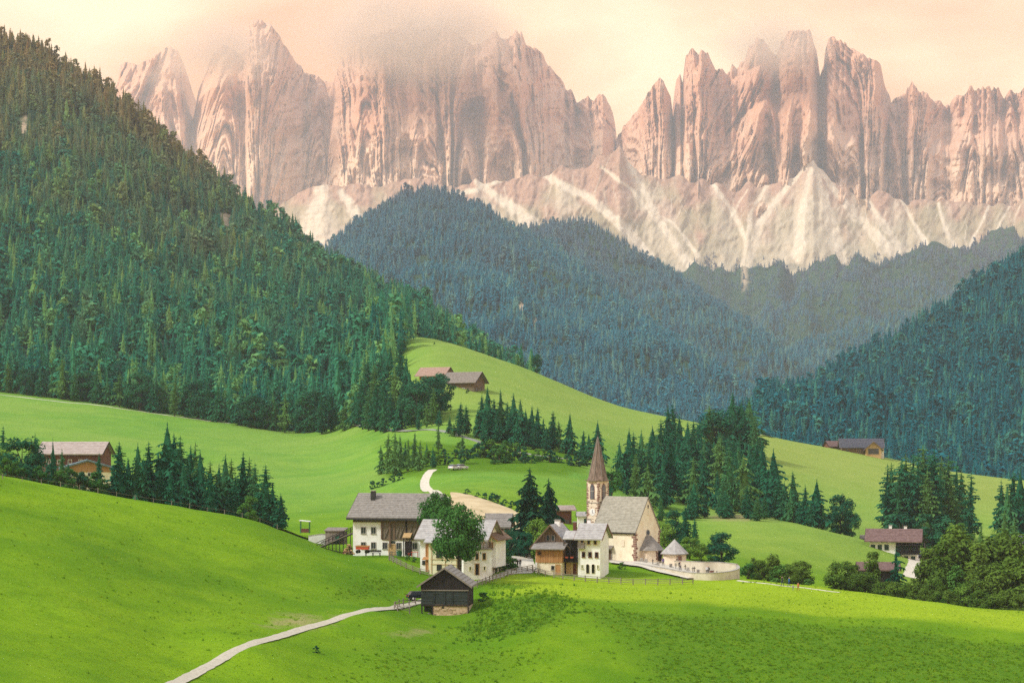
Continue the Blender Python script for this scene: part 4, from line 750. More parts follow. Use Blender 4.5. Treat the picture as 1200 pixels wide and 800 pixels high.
def thin(V, pts, spots, hole=0.9):
    """leave the bare slips open"""
    px = pts[:, 0] / pts[:, 1] * FOC + 600; rw = HZ - pts[:, 2] / pts[:, 1] * FOC; k = np.ones(len(pts), bool)
    for x, y, rx, ry in spots: k &= ~((np.sqrt(((px - x) / rx) ** 2 + ((rw - y - 4) / ry) ** 2) < 1.0) & (rng.random(len(pts)) < hole))
    return pts[k]
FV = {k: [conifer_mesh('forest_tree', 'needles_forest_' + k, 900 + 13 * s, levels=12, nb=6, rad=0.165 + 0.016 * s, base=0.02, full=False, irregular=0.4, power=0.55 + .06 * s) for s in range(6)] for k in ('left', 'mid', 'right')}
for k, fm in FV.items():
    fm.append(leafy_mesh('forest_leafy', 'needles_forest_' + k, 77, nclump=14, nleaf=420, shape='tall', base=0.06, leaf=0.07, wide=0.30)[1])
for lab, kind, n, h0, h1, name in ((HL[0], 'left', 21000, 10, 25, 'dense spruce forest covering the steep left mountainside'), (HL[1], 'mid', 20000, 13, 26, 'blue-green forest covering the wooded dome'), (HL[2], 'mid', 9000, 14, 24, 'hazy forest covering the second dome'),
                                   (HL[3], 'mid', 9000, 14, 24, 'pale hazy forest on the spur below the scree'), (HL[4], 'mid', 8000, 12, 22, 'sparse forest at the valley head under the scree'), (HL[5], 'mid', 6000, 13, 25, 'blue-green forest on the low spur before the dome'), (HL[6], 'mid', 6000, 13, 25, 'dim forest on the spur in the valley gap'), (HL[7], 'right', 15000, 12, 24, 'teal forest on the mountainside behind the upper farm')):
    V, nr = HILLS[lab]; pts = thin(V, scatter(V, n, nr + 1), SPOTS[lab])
    if lab in (HL[0], HL[7]):
        g = zt(pts[:, 0], np.minimum(pts[:, 1], 1490)); near = pts[:, 1] < 1450; pts[:, 2] = np.where(near, np.maximum(pts[:, 2], g), pts[:, 2])
        px = pts[:, 0] / pts[:, 1] * FOC + 600; rw = HZ - pts[:, 2] / pts[:, 1] * FOC; k = ~((px > 478) & (pts[:, 1] < 1060)) if lab == HL[0] else np.ones(len(pts), bool); pts = pts[k]
    clump = fbm(pts[:, 0] / 70, pts[:, 1] / 70 + pts[:, 2] / 70, 83, 3); ok = (clump > 0.30) | (rng.random(len(pts)) < .4); pts, clump = pts[ok], clump[ok]
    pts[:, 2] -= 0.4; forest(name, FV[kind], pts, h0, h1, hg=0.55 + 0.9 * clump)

def scree_wood():
    V, sc, row, pxx = TALUS[0]; n = 9000; pts = scatter(V, n, 62); px = pts[:, 0] / pts[:, 1] * FOC + 600; rw = HZ - pts[:, 2] / pts[:, 1] * FOC
    ci = np.clip(((px - 250) / 1.3).astype(int), 0, sc.shape[1] - 1); ri = np.array([np.argmin(np.abs(row[:, c] - r)) for c, r in zip(ci, rw)])
    lim = 308 + (fbm(px / 22, px * 0, 301, 3) - .5) * 70; k = (rw > lim + rng.normal(0, 8, n)) & (sc[ri, ci] < .35); forest('straggling trees and dwarf pine at the foot of the scree', FV['mid'], pts[k], 9, 19, 1.2)
scree_wood()

# ------------------------------------------------------------------ grass standing on the near slopes
def tuft(mat, seed, n=9, spread=0.6):
    r = random.Random(seed); m = MB()
    for k in range(n):
        a = r.random() * 6.28; q = r.random() * spread; x, y = q * math.cos(a), q * math.sin(a); b = r.random() * 6.28; w = r.uniform(.10, .2); l = r.uniform(.2, .6); h = r.uniform(.6, 1.0)
        m.poly([(x - w*math.sin(b), y + w*math.cos(b), -0.1), (x + w*math.sin(b), y - w*math.cos(b), -0.1), (x + l*math.cos(b), y + l*math.sin(b), h)], [(0, 1, 2)])
    return m.mesh('grass_tuft', MAT[mat])
def grass_on(label, n, mat, h0, h1, want):
    px = rng.uniform(-40, 1240, n); Y = np.sqrt(rng.uniform(185 ** 2, 345 ** 2, n)); i = np.clip(((px - GPX[0]) / (GPX[1] - GPX[0])).astype(int), 0, len(GPX) - 1); j = np.clip(((np.log(Y) - GLY[0]) / (GLY[1] - GLY[0])).astype(int), 0, len(GLY) - 1)
    X = (px - 600) / FOC * Y; rg = ROUGH[j, i] + (fbm(X / 9, Y / 9, 91, 3) - 0.5) * 0.7 + rng.normal(0, .22, n); row = HZ - zt(X, Y) / Y * FOC; ex = (px - 600) / 66; ey = (row - 722) / 30; wd = np.sqrt((ex + ey * .5) ** 2 + ey ** 2) + (fbm(X / 7, Y / 7, 97, 3) - .5) * 1.0 + rng.normal(0, .15, n)
    keep = {0: fbm(X / 14, Y / 14, 95, 3) + rng.normal(0, .12, n) > 0.42, 1: rg > 0.5, 2: wd < 0.85}[want]
    road = np.zeros(n, bool); RP = LANE
    rx = np.interp(Y, [q[1] for q in RP], [q[0] for q in RP]); road = np.abs(px - rx) < 10
    keep &= ~road & ~((px > 400) & (px < 870) & (Y > 334)) & ~((np.abs(px - 521) < 36) & (Y > 300))
    X, Y = X[keep], Y[keep]; forest(label, [tuft(mat, 5 + k) for k in range(4)], np.stack([X, Y, zt(X, Y)], -1), h0, h1, 1.0, 'grass', 'grass')
grass_on('short meadow grass on the near slopes', 28000, 'grass_blades', 0.07, 0.19, 0)
grass_on('tall rough grass on the steep bank below the plateau', 48000, 'grass_rough', 0.15, 0.45, 1)
grass_on('dark weeds on the bank below the black barn', 24000, 'grass_weeds', 0.25, 0.65, 2)

# ------------------------------------------------------------------ building kit (local frame: x along the front, y into the house, z up)
CACHE = {}
def faced(face, a, z):
    """position and turn of something mounted on a wall; face = (side, offset)"""
    s, o = face
    return {'front': ((a, o, z), 0.0), 'back': ((a, o, z), math.pi), 'right': ((o, a, z), math.pi / 2), 'left': ((o, a, z), -math.pi / 2)}[s]
def window(root, face, a, z, w=0.9, h=1.1, frame='white_paint', pane='glass', shutters=None, name='window'):
    k = (w, h, frame, pane)
    if k not in CACHE:
        t = 0.11; f = MB().box(-w/2 - t, -w/2, -0.09, 0.03, 0, h).box(w/2, w/2 + t, -0.09, 0.03, 0, h).box(-w/2 - t, w/2 + t, -0.10, 0.03, h, h + t).box(-w/2 - t - 0.05, w/2 + t + 0.05, -0.16, 0.03, -t, 0)
        if w > 0.6: f.box(-0.03, 0.03, -0.07, 0.03, 0, h)
        CACHE[k] = (f.mesh('window', MAT[frame]), MB().box(-w/2, w/2, -0.035, 0.02, 0, h).mesh('pane', MAT[pane]))
    loc, rz = faced(face, a, z); o = link(name, CACHE[k][0], root, loc, rz); link('pane', CACHE[k][1], o)
    if shutters:
        for sg in (-1, 1): MB().box(sg*(w/2 + 0.12 + w*0.25) - w*0.24, sg*(w/2 + 0.12 + w*0.25) + w*0.24, -0.08, 0.0, -0.02, h + 0.02).build('shutter', MAT[shutters], o)
    return o
def door(root, face, a, z, w=1.1, h=2.1, mat='wood_brown', frame='wood_tan'):
    loc, rz = faced(face, a, z)
    o = link('door', MB().box(-w/2, w/2, -0.06, 0.02, 0, h).mesh('door', MAT[mat]), root, loc, rz)
    MB().box(-w/2 - 0.14, -w/2, -0.12, 0.02, 0, h).box(w/2, w/2 + 0.14, -0.12, 0.02, 0, h).box(-w/2 - 0.14, w/2 + 0.14, -0.12, 0.02, h, h + 0.14).build('door_frame', MAT[frame], o)
    MB().box(w*0.3, w*0.36, -0.10, -0.06, h*0.45, h*0.5).build('handle', MAT['metal_dark'], o); return o
def arch_prof(w, h, n=8, pointed=False):
    r = w / 2; pts = [(-r, 0), (r, 0), (r, h - r)]
    for i in range(1, n):
        t = math.pi * i / n; x = r * math.cos(t); z = h - r + (r * math.sin(t) * (1.0 if not pointed else 1.5 - 0.5 * abs(math.cos(t)))); pts.append((x, z))
    return pts + [(-r, h - r)]
def arch(root, name, face, a, z, w, h, mat, frame, t=0.14, pointed=False):
    loc, rz = faced(face, a, z); o = link(name, MB().extr(arch_prof(w + 2*t, h + t, 10, pointed), 'y', -0.08, 0.02).mesh(name, MAT[frame]), root, loc, rz)
    MB().extr([(x, zz + 0.04) for x, zz in arch_prof(w, h - 0.04, 10, pointed)], 'y', -0.11, -0.02).build('opening', MAT[mat], o); return o
def gable_walls(root, name, x0, x1, y0, y1, z0, ze, zr, mat, axis='x'):
    if axis == 'x': m = MB().extr([(y0, z0), (y1, z0), (y1, ze), ((y0+y1)/2, zr), (y0, ze)], 'x', x0, x1)
    else: m = MB().extr([(x0, z0), (x1, z0), (x1, ze), ((x0+x1)/2, zr), (x0, ze)], 'y', y0, y1)
    return m.build(name, MAT[mat], root)
def gable_roof(root, x0, x1, y0, y1, ze, zr, mat, oe=0.7, og=0.6, th=0.20, axis='x', courses=9, edge=None, name='roof'):
    a0, a1 = (y0, y1) if axis == 'x' else (x0, x1); mid = (a0 + a1) / 2; m = (zr - ze) / (mid - a0); lo = ze - m * oe
    def side(e, sg):
        pts = []
        for i in range(courses):
            for q, dd in ((i / courses, 0.06), ((i + 1) / courses, 0.0)):
                a = e + (mid - e) * q; pts.append((a, lo + (zr - lo) * q + th + dd * (1 if i < courses else 0) + 0.02))
        return pts
    prof = [(a0 - oe, lo + 0.02)] + side(a0 - oe, 1) + side(a1 + oe, -1)[::-1] + [(a1 + oe, lo + 0.02), (mid, zr + 0.02)]
    b0, b1 = (x0, x1) if axis == 'x' else (y0, y1)
    o = MB().extr(prof, axis, b0 - og, b1 + og).build(name, MAT[mat], root)
    e = MB()
    for q in (b0 - og - 0.05, b1 + og - 0.01):
        e.extr([(a0 - oe - 0.04, lo - 0.12), (a0 - oe - 0.04, lo + th + 0.02), (mid, zr + th + 0.06), (a1 + oe + 0.04, lo + th + 0.02), (a1 + oe + 0.04, lo - 0.12), (mid, zr - 0.10)], axis, q, q + 0.06)
    e.build('barge_board', MAT[edge or 'wood_brown'], o); return o
def shed_roof(root, name, x0, x1, y0, y1, z_low, z_high, mat, th=0.18, low='front'):
    """single pitch; low edge towards 'front' (-y), 'left' or 'right'"""
    if low == 'front': m = MB().extr([(y0, z_low), (y1, z_high), (y1, z_high + th), (y0, z_low + th)], 'x', x0, x1)
    elif low == 'left': m = MB().extr([(x0, z_low), (x1, z_high), (x1, z_high + th), (x0, z_low + th)], 'y', y0, y1)
    else: m = MB().extr([(x0, z_high), (x1, z_low), (x1, z_low + th), (x0, z_high + th)], 'y', y0, y1)
    return m.build(name, MAT[mat], root)
def boards(root, name, face, a0, a1, z0, z1, mat, w=0.26, top=None, seed=1):
    """vertical board cladding, every board its own piece of relief"""
    r = random.Random(seed); m = MB(); c = (a0 + a1) / 2; n = max(1, int(round((a1 - a0) / w))); ww = (a1 - a0) / n
    for i in range(n):
        x = a0 - c + i * ww; d = r.uniform(0.03, 0.10); t0 = z1 if top is None else top(x + c); t1 = z1 if top is None else top(x + ww + c); t = min(t0, t1)
        if t - z0 < 0.1: continue
        m.box(x + 0.012, x + ww - 0.012, -d, 0.0, r.uniform(0, 0.06), t - z0 - r.uniform(0, 0.03))
    loc, rz = faced(face, c, z0); o = link(name, m.mesh(name, MAT[mat]), root, loc, rz); o["kind"] = "stuff"; return o
def railing(root, name, pts, h, mat, gap=0.22, bar_w=0.05):
    m = MB()
    for p, q in zip(pts[:-1], pts[1:]):
        p, q = Vector(p), Vector(q); L = (q - p).length; up = Vector((0, 0, h)); m.bar(p + up, q + up, 0.10, 0.08); m.bar(p + up*0.12, q + up*0.12, 0.08, 0.08)
        for i in range(int(L / gap) + 1): c = p.lerp(q, min(1, i * gap / L)); m.bar(c, c + up, bar_w)
    o = m.build(name, MAT[mat], root); o["kind"] = "stuff"; return o
def chimney(root, x, y, z0, z1, w=0.8, mat='metal_dark', cap='stone_grey'):
    o = MB().box(x-w/2, x+w/2, y-w/2, y+w/2, z0, z1).build('chimney', MAT[mat], root); MB().box(x-w*0.62, x+w*0.62, y-w*0.62, y+w*0.62, z1 + 0.12, z1 + 0.24).box(x-w*.4, x+w*.4, y-w*.4, y+w*.4, z1, z1 + 0.12).build('chimney_cap', MAT[cap], o)
def thing(name, px, row, Y, rz, label, cat, group=None):
    return tag(empty(name, P(px, row, Y), R(rz)), label, cat, group)

# ------------------------------------------------------------------ big barn house
def barn_house():
    h = thing('barn_house', 459, 650, 362, -15, 'long barn house, white plaster below weathered timber, grey shingle roof', 'house')
    gable_walls(h, 'wall', -7.9, 7.9, 0, 12, -2, 7.6, 11.5, 'plaster_white')
    top = lambda x: 7.55
    boards(h, 'timber_cladding', ('front', -0.01), -7.9, 7.9, 6.35, 7.55, 'wood_weathered', 0.3, seed=2)
    boards(h, 'timber_cladding', ('front', -0.01), -1.9, 7.9, 3.0, 6.34, 'wood_weathered', 0.3, seed=3)
    boards(h, 'gable_cladding', ('right', 7.91), 0.0, 12.0, 3.0, 11.4, 'wood_brown', 0.35, top=lambda y: 7.4 + (11.3 - 7.4) * (1 - abs(y - 6) / 6), seed=4)
    MB().box(-7.9, 7.9, -0.16, -0.01, 6.28, 6.44).box(-2.0, 7.9, -0.16, -0.01, 2.9, 3.06).build('timber_beam', MAT['wood_brown'], h)
    for x in (-2.0, 0.55, 3.0, 5.6): MB().box(x - 0.14, x + 0.14, -0.22, -0.11, 3.07, 7.3).build('timber_post', MAT['wood_dark' if x == 3.0 else 'wood_brown'], h)
    for x0, x1 in ((-1.4, -0.2), (0.9, 1.8), (1.6, 2.8), (3.4, 4.4), (4.2, 5.4)): MB().bar((x0, -0.17, 3.2), (x1, -0.17, 6.1), 0.16, 0.08).build('timber_brace', MAT['wood_grey'], h)
    MB().box(-0.45, -0.12, -0.35, -0.11, 1.6, 6.2).build('downpipe', MAT['wood_brown'], h)
    r = gable_roof(h, -7.9, 7.9, 0, 12, 7.6, 11.5, 'shingle_grey', oe=1.0, og=1.0, th=0.26, courses=14, edge='wood_dark')
    MB().box(-8.9, 8.9, -1.12, -1.02, 6.75, 7.10).build('fascia', MAT['metal_dark'], r)
    m = MB()
    for k in range(24): x = -7.7 + k * 0.67; m.bar((x, -0.98, 6.9), (x, 0.2, 7.5), 0.14, 0.2)
    q = m.build('rafters', MAT['plaster_cream'], r); q["kind"] = "stuff"
    chimney(h, -5.2, 4.2, 9.6, 12.1, 0.85)
    F = ('front', 0.0)
    for x, z in ((-5.75, 4.1), (-3.7, 4.1), (-5.75, 1.2), (-3.7, 1.2), (-1.35, 1.2), (1.45, 1.2), (4.7, 1.2)): window(h, F, x, z, 0.85, 1.15, 'stone_grey')
    door(h, F, 0.1, 0.0, 1.2, 2.0, 'wood_tan', 'wood_tan'); MB().box(-0.5, 0.7, -0.1, 0.0, 2.25, 2.75).build('fanlight', MAT['glass'], h)
    c = MB().extr([(-1.3, 3.4), (-0.15, 4.2), (-0.15, 4.35), (-1.3, 3.55)], 'x', 2.6, 4.2).build('door_canopy', MAT['wood_tan'], h)
    MB().box(2.7, 2.86, -1.1, -0.95, -0.3, 3.5).build('canopy_post', MAT['wood_dark'], h); MB().box(3.94, 4.1, -1.1, -0.95, -0.3, 3.5).build('canopy_post', MAT['wood_dark'], h)
    door(h, F, 3.4, 0.0, 1.1, 2.6, 'wood_dark', 'wood_dark')
    # open timber gangway from the slope to the hayloft
    g = MB()
    for k in range(10): x = -8.0 - k * 0.75; g.bar((x, 3.0, -1.0), (x, 3.0, 5.6 - k * 0.34), 0.12)
    for dz in (0.0, 0.55, 1.05): g.bar((-8.0, 3.0, 4.6 + dz), (-16.6, 3.0, 0.9 + dz), 0.12); g.bar((-8.0, 5.6, 4.6 + dz), (-16.6, 5.6, 0.9 + dz), 0.12)
    g.build('gangway_railing', MAT['wood_dark'], h); MB().extr([(-16.8, 0.7), (-8.0, 4.4), (-8.0, 4.55), (-16.8, 0.85)], 'y', 2.9, 5.7).build('gangway_deck', MAT['wood_grey'], h)
barn_house()
def small_things_by_barn():
    s = thing('shed', 392, 634, 371, -12, 'small grey plank shed under the timber gangway', 'shed')
    boards(s, 'plank_wall', ('front', 0), -1.9, 1.9, -0.6, 2.0, 'wood_grey', 0.3, seed=9); MB().box(-1.88, 1.88, 0.01, 2.0, -0.6, 1.95).build('wall', MAT['wood_weathered'], s)
    shed_roof(s, 'roof', -2.1, 2.1, -0.3, 2.3, 2.0, 2.5, 'shingle_brown'); MB().box(0.2, 1.0, -0.16, -0.11, -0.4, 1.1).build('door', MAT['green_paint'], s)
    w = thing('retaining_wall', 372, 629, 376, 0, 'low white retaining wall beside the gangway', 'wall')
    MB().extr([(-1.8, -1.0), (2.2, -1.6), (2.2, 0.5), (0.8, 0.6), (-1.8, 0.2)], 'y', 0, 0.4).build('wall_body', MAT['plaster_white'], w); MB().extr([(-1.9, 0.2), (0.8, 0.6), (2.3, 0.5), (2.3, 0.6), (0.8, 0.7), (-1.9, 0.3)], 'y', -0.05, 0.45).build('coping', MAT['stone_grey'], w)
    k = thing('shelter', 357.5, 622, 382, 0, 'tiny open shelter with a pale flat roof above the gravel entrance', 'shelter')
    MB().extr([(-1.1, 2.1), (1.1, 1.9), (1.1, 2.05), (-1.1, 2.25)], 'y', -0.9, 1.0).build('roof', MAT['white_paint'], k)
    for x in (-0.9, 0.9):
        for y in (-0.7, 0.8): MB().box(x-.06, x+.06, y-.06, y+.06, -0.4, 2.05).build('post', MAT['green_paint'], k)
    MB().box(-0.8, 0.8, 0.2, 0.6, -0.3, 0.5).build('bench', MAT['wood_red'], k)
    f = thing('wagon', 425, 648, 357.5, -13, 'orange-red farm wagon parked against the white wall', 'wagon')
    MB().box(-1.25, 1.25, -0.45, 0.45, 0.75, 1.3).build('bed', MAT['red_paint'], f); MB().box(-1.3, 1.3, -0.5, -0.42, 1.25, 1.5).box(-1.3, 1.3, 0.42, 0.5, 1.25, 1.5).build('side_board', MAT['wood_orange'], f)
    for x in (-0.9, 0.9):
        for y in (-0.5, 0.5): MB().extr([(x + 0.35*math.cos(t*0.6283), 0.35 + 0.35*math.sin(t*0.6283)) for t in range(10)], 'y', y - 0.06, y + 0.06).build('wheel', MAT['tyre'], f)
    p = thing('log_pile', 410, 649, 361, -15, 'reddish heap of split logs at the barn house corner', 'log pile'); r = random.Random(3)
    for k in range(34):
        a = r.uniform(0, 6.28); q = r.uniform(0, 1.0); z = r.uniform(0, 2.0) * (1 - q * 0.7); x, y = q * math.cos(a) - 0.1, q * 0.8 * math.sin(a); d = Vector((r.uniform(-1, 1), r.uniform(-1, 1), r.uniform(-.2, .2))).normalized() * 0.42
        MB().tube([Vector((x, y, z)) - d, Vector((x, y, z)) + d], [0.13, 0.12], 6).build('log', MAT[r.choice(['wood_red', 'wood_brown', 'wood_tan'])], p)
    b = thing('bench', 437, 650, 357, -14, 'long dark bench in front of the barn house', 'bench'); MB().box(-1.6, 1.6, -0.2, 0.25, 0.42, 0.5).build('seat', MAT['metal_dark'], b); MB().box(-1.6, 1.6, 0.22, 0.28, 0.6, 0.95).build('backrest', MAT['metal_dark'], b)
    for x in (-1.4, 0, 1.4): MB().box(x-.05, x+.05, -0.18, 0.22, -0.2, 0.42).build('leg', MAT['metal_dark'], b)
    t = thing('garden_table', 486, 651, 353.5, 0, 'red garden table with stools by the barn house', 'table'); MB().box(-0.7, 0.7, -0.4, 0.4, 0.7, 0.76).build('tabletop', MAT['red_paint'], t)
    for x in (-0.55, 0.55): MB().box(x-.04, x+.04, -0.3, 0.3, -0.2, 0.7).build('leg', MAT['red_paint'], t)
    for x in (-1.1, 1.1): MB().box(x-.22, x+.22, -0.22, 0.22, 0.40, 0.46).box(x-.04, x+.04, -.04, .04, -0.2, 0.4).build('stool', MAT['red_paint'], t)
    pt = thing('planter', 468, 650, 357, -15, 'green planter tub with flowers by the tan door', 'planter'); MB().cone((0, 0), 0.45, 0.6, -0.2, 0.7, 10).build('tub', MAT['green_paint'], pt); link('flowers', LEAF['bush'][0][1], pt, (0, 0, 0.6)).scale = (1.0, 1.0, 0.8)
small_things_by_barn()

# ------------------------------------------------------------------ white house under the ash
def white_house():
    h = thing('white_house', 516, 671, 343, -17, 'white L-shaped house half hidden by the big ash', 'house')
    # main block, ridge along the front
    gable_walls(h, 'wall', -3.9, 8.6, 0.0, 8.2, -2, 6.6, 9.4, 'plaster_white')
    gable_roof(h, -3.9, 8.6, 0, 8.2, 6.6, 9.4, 'shingle_pale', oe=0.9, og=0.9, th=0.2, courses=10)
    MB().box(-1.7, 4.2, -1.6, 0.0, -2, 5.7).build('front_bay', MAT['plaster_yellow'], h); shed_roof(h, 'bay_roof', -2.4, 4.6, -2.5, 0.15, 5.55, 6.65, 'shingle_pale')
    F = ('front', -1.6)
    window(h, F, 0.35, 3.0, 0.9, 1.1, 'wood_dark'); window(h, F, 0.35, 0.7, 0.7, 0.9, 'wood_dark'); window(h, F, 2.6, 3.0, 0.9, 1.1, 'wood_dark'); window(h, F, 2.6, 0.7, 0.7, 0.9, 'wood_dark')
    for x in (-1.1, 1.5, 3.7):
        MB().box(x-.04, x+.04, -1.70, -1.63, 0.0, 5.2).build('trellis_post', MAT['wood_tan'], h)
    for z in (1.7, 2.6, 4.4): MB().box(-1.3, 3.9, -1.72, -1.66, z-.03, z+.03).build('trellis_rail', MAT['wood_tan'], h)
    for z in (0.2, 3.0): door(h, ('front', 0.0), -2.3, z, 0.8, 2.0, 'wood_orange', 'wood_orange')
    window(h, ('front', 0.0), -2.3, 5.3, 0.6, 0.7, 'wood_orange'); MB().extr([(-1.0, 2.4), (-0.02, 2.8), (-0.02, 2.9), (-1.0, 2.5)], 'x', -3.2, -1.75).build('door_canopy', MAT['wood_orange'], h)
    window(h, ('front', 0.0), -3.2, 1.6, 0.35, 0.5, 'wood_dark'); window(h, ('left', -3.9), 3.0, 3.6); window(h, ('left', -3.9), 5.6, 3.6)
    # upper end gable towards the path, with its brown eaves
    gable_walls(h, 'upper_wall', 5.4, 9.6, 3.2, 9.4, 1.0, 6.4, 7.9, 'plaster_white', axis='y')
    gable_roof(h, 5.4, 9.6, 3.2, 9.4, 6.4, 7.9, 'wood_brown', oe=0.8, og=1.4, th=0.16, axis='y', courses=3, edge='wood_orange')
    window(h, ('front', 3.2), 8.6, 4.4, 0.8, 1.1, 'wood_orange'); window(h, ('front', 3.2), 6.6, 4.4, 0.8, 1.1, 'wood_orange')
    w = thing('terrace_house', 561, 676, 338, 8, 'white cubic house wing with a wooden roof terrace', 'house')
    MB().box(-2.75, 2.35, 0, 6.0, -2, 5.0).build('wall', MAT['plaster_white'], w); MB().box(-2.95, 2.55, -0.25, 6.2, 5.0, 5.22).build('terrace_deck', MAT['wood_grey'], w)
    railing(w, 'terrace_railing', [(-2.8, 5.5, 5.22), (-2.8, -0.15, 5.22), (2.4, -0.15, 5.22), (2.4, 5.5, 5.22)], 1.0, 'wood_brown', 0.16)
    for x in (-2.7, -0.9, 0.9, 2.3): MB().box(x-.06, x+.06, -0.12, 0.0, 5.22, 7.0).build('terrace_post', MAT['wood_tan'], w)
    for x in (-1.6, -0.3, 1.0): window(w, ('front', 0), x, 3.2, 0.5, 1.1, 'wood_tan', 'opening')
    door(w, ('front', 0), -0.3, 0.4, 0.6, 2.0, 'wood_dark', 'wood_tan')
    for x in (-1.55, 1.05): window(w, ('front', 0), x, 1.3, 0.25, 0.6, 'plaster_yellow', 'opening')
    window(w, ('left', -2.75), 2.0, 3.2, 0.5, 1.1, 'wood_red', 'opening')
white_house()

# ------------------------------------------------------------------ timber and white house beside the church
def timber_house():
    h = thing('timber_house', 660, 670.5, 350, -16, 'brown timber house with white block and low wooden annex below the church', 'house')
    s = 0.159
    # left timber block, gable to the front-left; ridge runs back along y
    gable_walls(h, 'lower_wall', -5.4, -0.6, 0.0, 8.0, -2, 3.0, 3.05, 'plaster_cream', axis='y')
    gable_walls(h, 'timber_wall', -5.6, 2.8, 0.6, 8.4, 3.0, 5.6, 9.0, 'wood_brown', axis='x') if False else None
    g = gable_walls(h, 'timber_wall', -5.6, 0.4, 0.9, 8.5, 2.9, 5.3, 8.7, 'wood_weathered', axis='y')
    boards(h, 'gable_boards', ('front', 0.9), -5.6, 0.4, 4.6, 8.6, 'wood_brown', 0.28, top=lambda x: 5.25 + 3.3 * (1 - abs(x + 2.6) / 3.0), seed=12)
    gable_roof(h, -5.6, 0.4, 0.9, 8.5, 5.3, 8.7, 'shingle_pale', oe=0.9, og=0.9, th=0.2, axis='y', courses=9, edge='wood_brown')
    window(h, ('front', 0.8), -3.1, 5.9, 0.55, 0.9, 'wood_grey'); window(h, ('front', 0.8), -2.15, 5.9, 0.55, 0.9, 'wood_grey')
    # plank annex with a single pitch
    boards(h, 'annex_planks', ('front', -1.6), -4.9, 0.2, 1.9, 4.4, 'wood_orange', 0.32, seed=13); boards(h, 'annex_planks', ('right', 0.2), -1.6, 0.8, 1.9, 4.6, 'wood_orange', 0.32, seed=14)
    MB().box(-4.88, 0.15, -1.55, 0.9, 1.9, 4.4).build('annex_body', MAT['wood_orange'], h); shed_roof(h, 'annex_roof', -5.6, 0.8, -2.5, 1.0, 4.35, 5.5, 'shingle_grey')
    MB().box(-4.6, 0.1, -1.5, 0.8, -2, 1.9).build('annex_base', MAT['plaster_cream'], h); window(h, ('front', -1.72), -4.1, 3.4, 0.45, 0.45, 'wood_red', 'opening')
    window(h, ('front', -1.5), -1.6, 0.6, 0.5, 0.7, 'stone_grey', 'opening'); door(h, ('front', -1.5), -0.6, -0.4, 0.8, 1.9, 'wood_orange', 'wood_tan'); MB().box(-4.9, -4.55, -1.9, -1.5, -2, 1.9).build('base_buttress', MAT['plaster_white'], h)
    # dark balcony bay in the middle
    MB().box(0.45, 2.9, 0.6, 7.5, -2, 6.0).build('middle_wall', MAT['plaster_cream'], h); MB().box(0.3, 2.95, 0.35, 0.58, 2.0, 6.3).build('balcony_back', MAT['wood_dark'], h)
    MB().box(0.3, 3.0, -0.9, 0.4, 2.0, 2.18).build('balcony_floor', MAT['wood_dark'], h); railing(h, 'balcony_railing', [(0.35, 0.3, 2.18), (0.35, -0.85, 2.18), (2.95, -0.85, 2.18)], 1.0, 'wood_dark', 0.14)
    for x in (0.35, 1.6, 2.9): MB().box(x-.08, x+.08, -0.92, -0.76, 2.0, 6.2).build('balcony_post', MAT['wood_dark'], h)
    for x in (0.9, 1.9): MB().box(x-.3, x+.3, -1.05, -0.88, 2.75, 3.05).build('flower_box', MAT['blossom'], h)
    for x in (0.95, 2.1): door(h, ('front', 0.58), x, -0.3, 0.7, 2.0, 'wood_tan' if x < 1 else 'wood_red', 'wood_tan')
    MB().extr([(-1.1, 6.2), (1.2, 7.6), (1.2, 7.8), (-1.1, 6.4)], 'x', 0.2, 3.05).build('middle_roof', MAT['shingle_pale'], h)
    # white block
    gable_walls(h, 'white_wall', 3.0, 7.2, -0.6, 6.4, -2, 6.7, 8.6, 'plaster_white'); gable_roof(h, 3.0, 7.2, -0.6, 6.4, 6.7, 8.9, 'shingle_pale', oe=0.9, og=0.6, th=0.2, courses=9, edge='wood_red')
    W = ('front', -0.6)
    for x in (3.8, 5.05, 6.3): window(h, W, x, 5.4, 0.42, 0.95, 'wood_tan', 'opening'); window(h, W, x + 0.25, 3.0, 0.45, 0.85, 'wood_red', 'opening')
    for x in (4.85, 5.9): arch(h, 'arched_door', W, x, 0.0, 0.55, 1.7, 'opening', 'plaster_cream', 0.08)
    for x in (3.8, 6.8): window(h, W, x, 0.9, 0.2, 0.6, 'plaster_yellow', 'opening')
    MB().box(3.1, 4.4, -1.5, -0.6, 4.6, 4.75).build('small_balcony', MAT['wood_grey'], h); railing(h, 'small_balcony_railing', [(3.15, -0.7, 4.75), (3.15, -1.45, 4.75), (4.35, -1.45, 4.75), (4.35, -0.7, 4.75)], 0.9, 'wood_grey', 0.15)
    chimney(h, 1.6, 2.6, 7.5, 9.2, 0.6, 'wood_red'); chimney(h, -2.4, 5.0, 8.3, 9.4, 0.9, 'plaster_white'); chimney(h, 3.6, 5.6, 8.4, 9.6, 0.6, 'plaster_white')
timber_house()

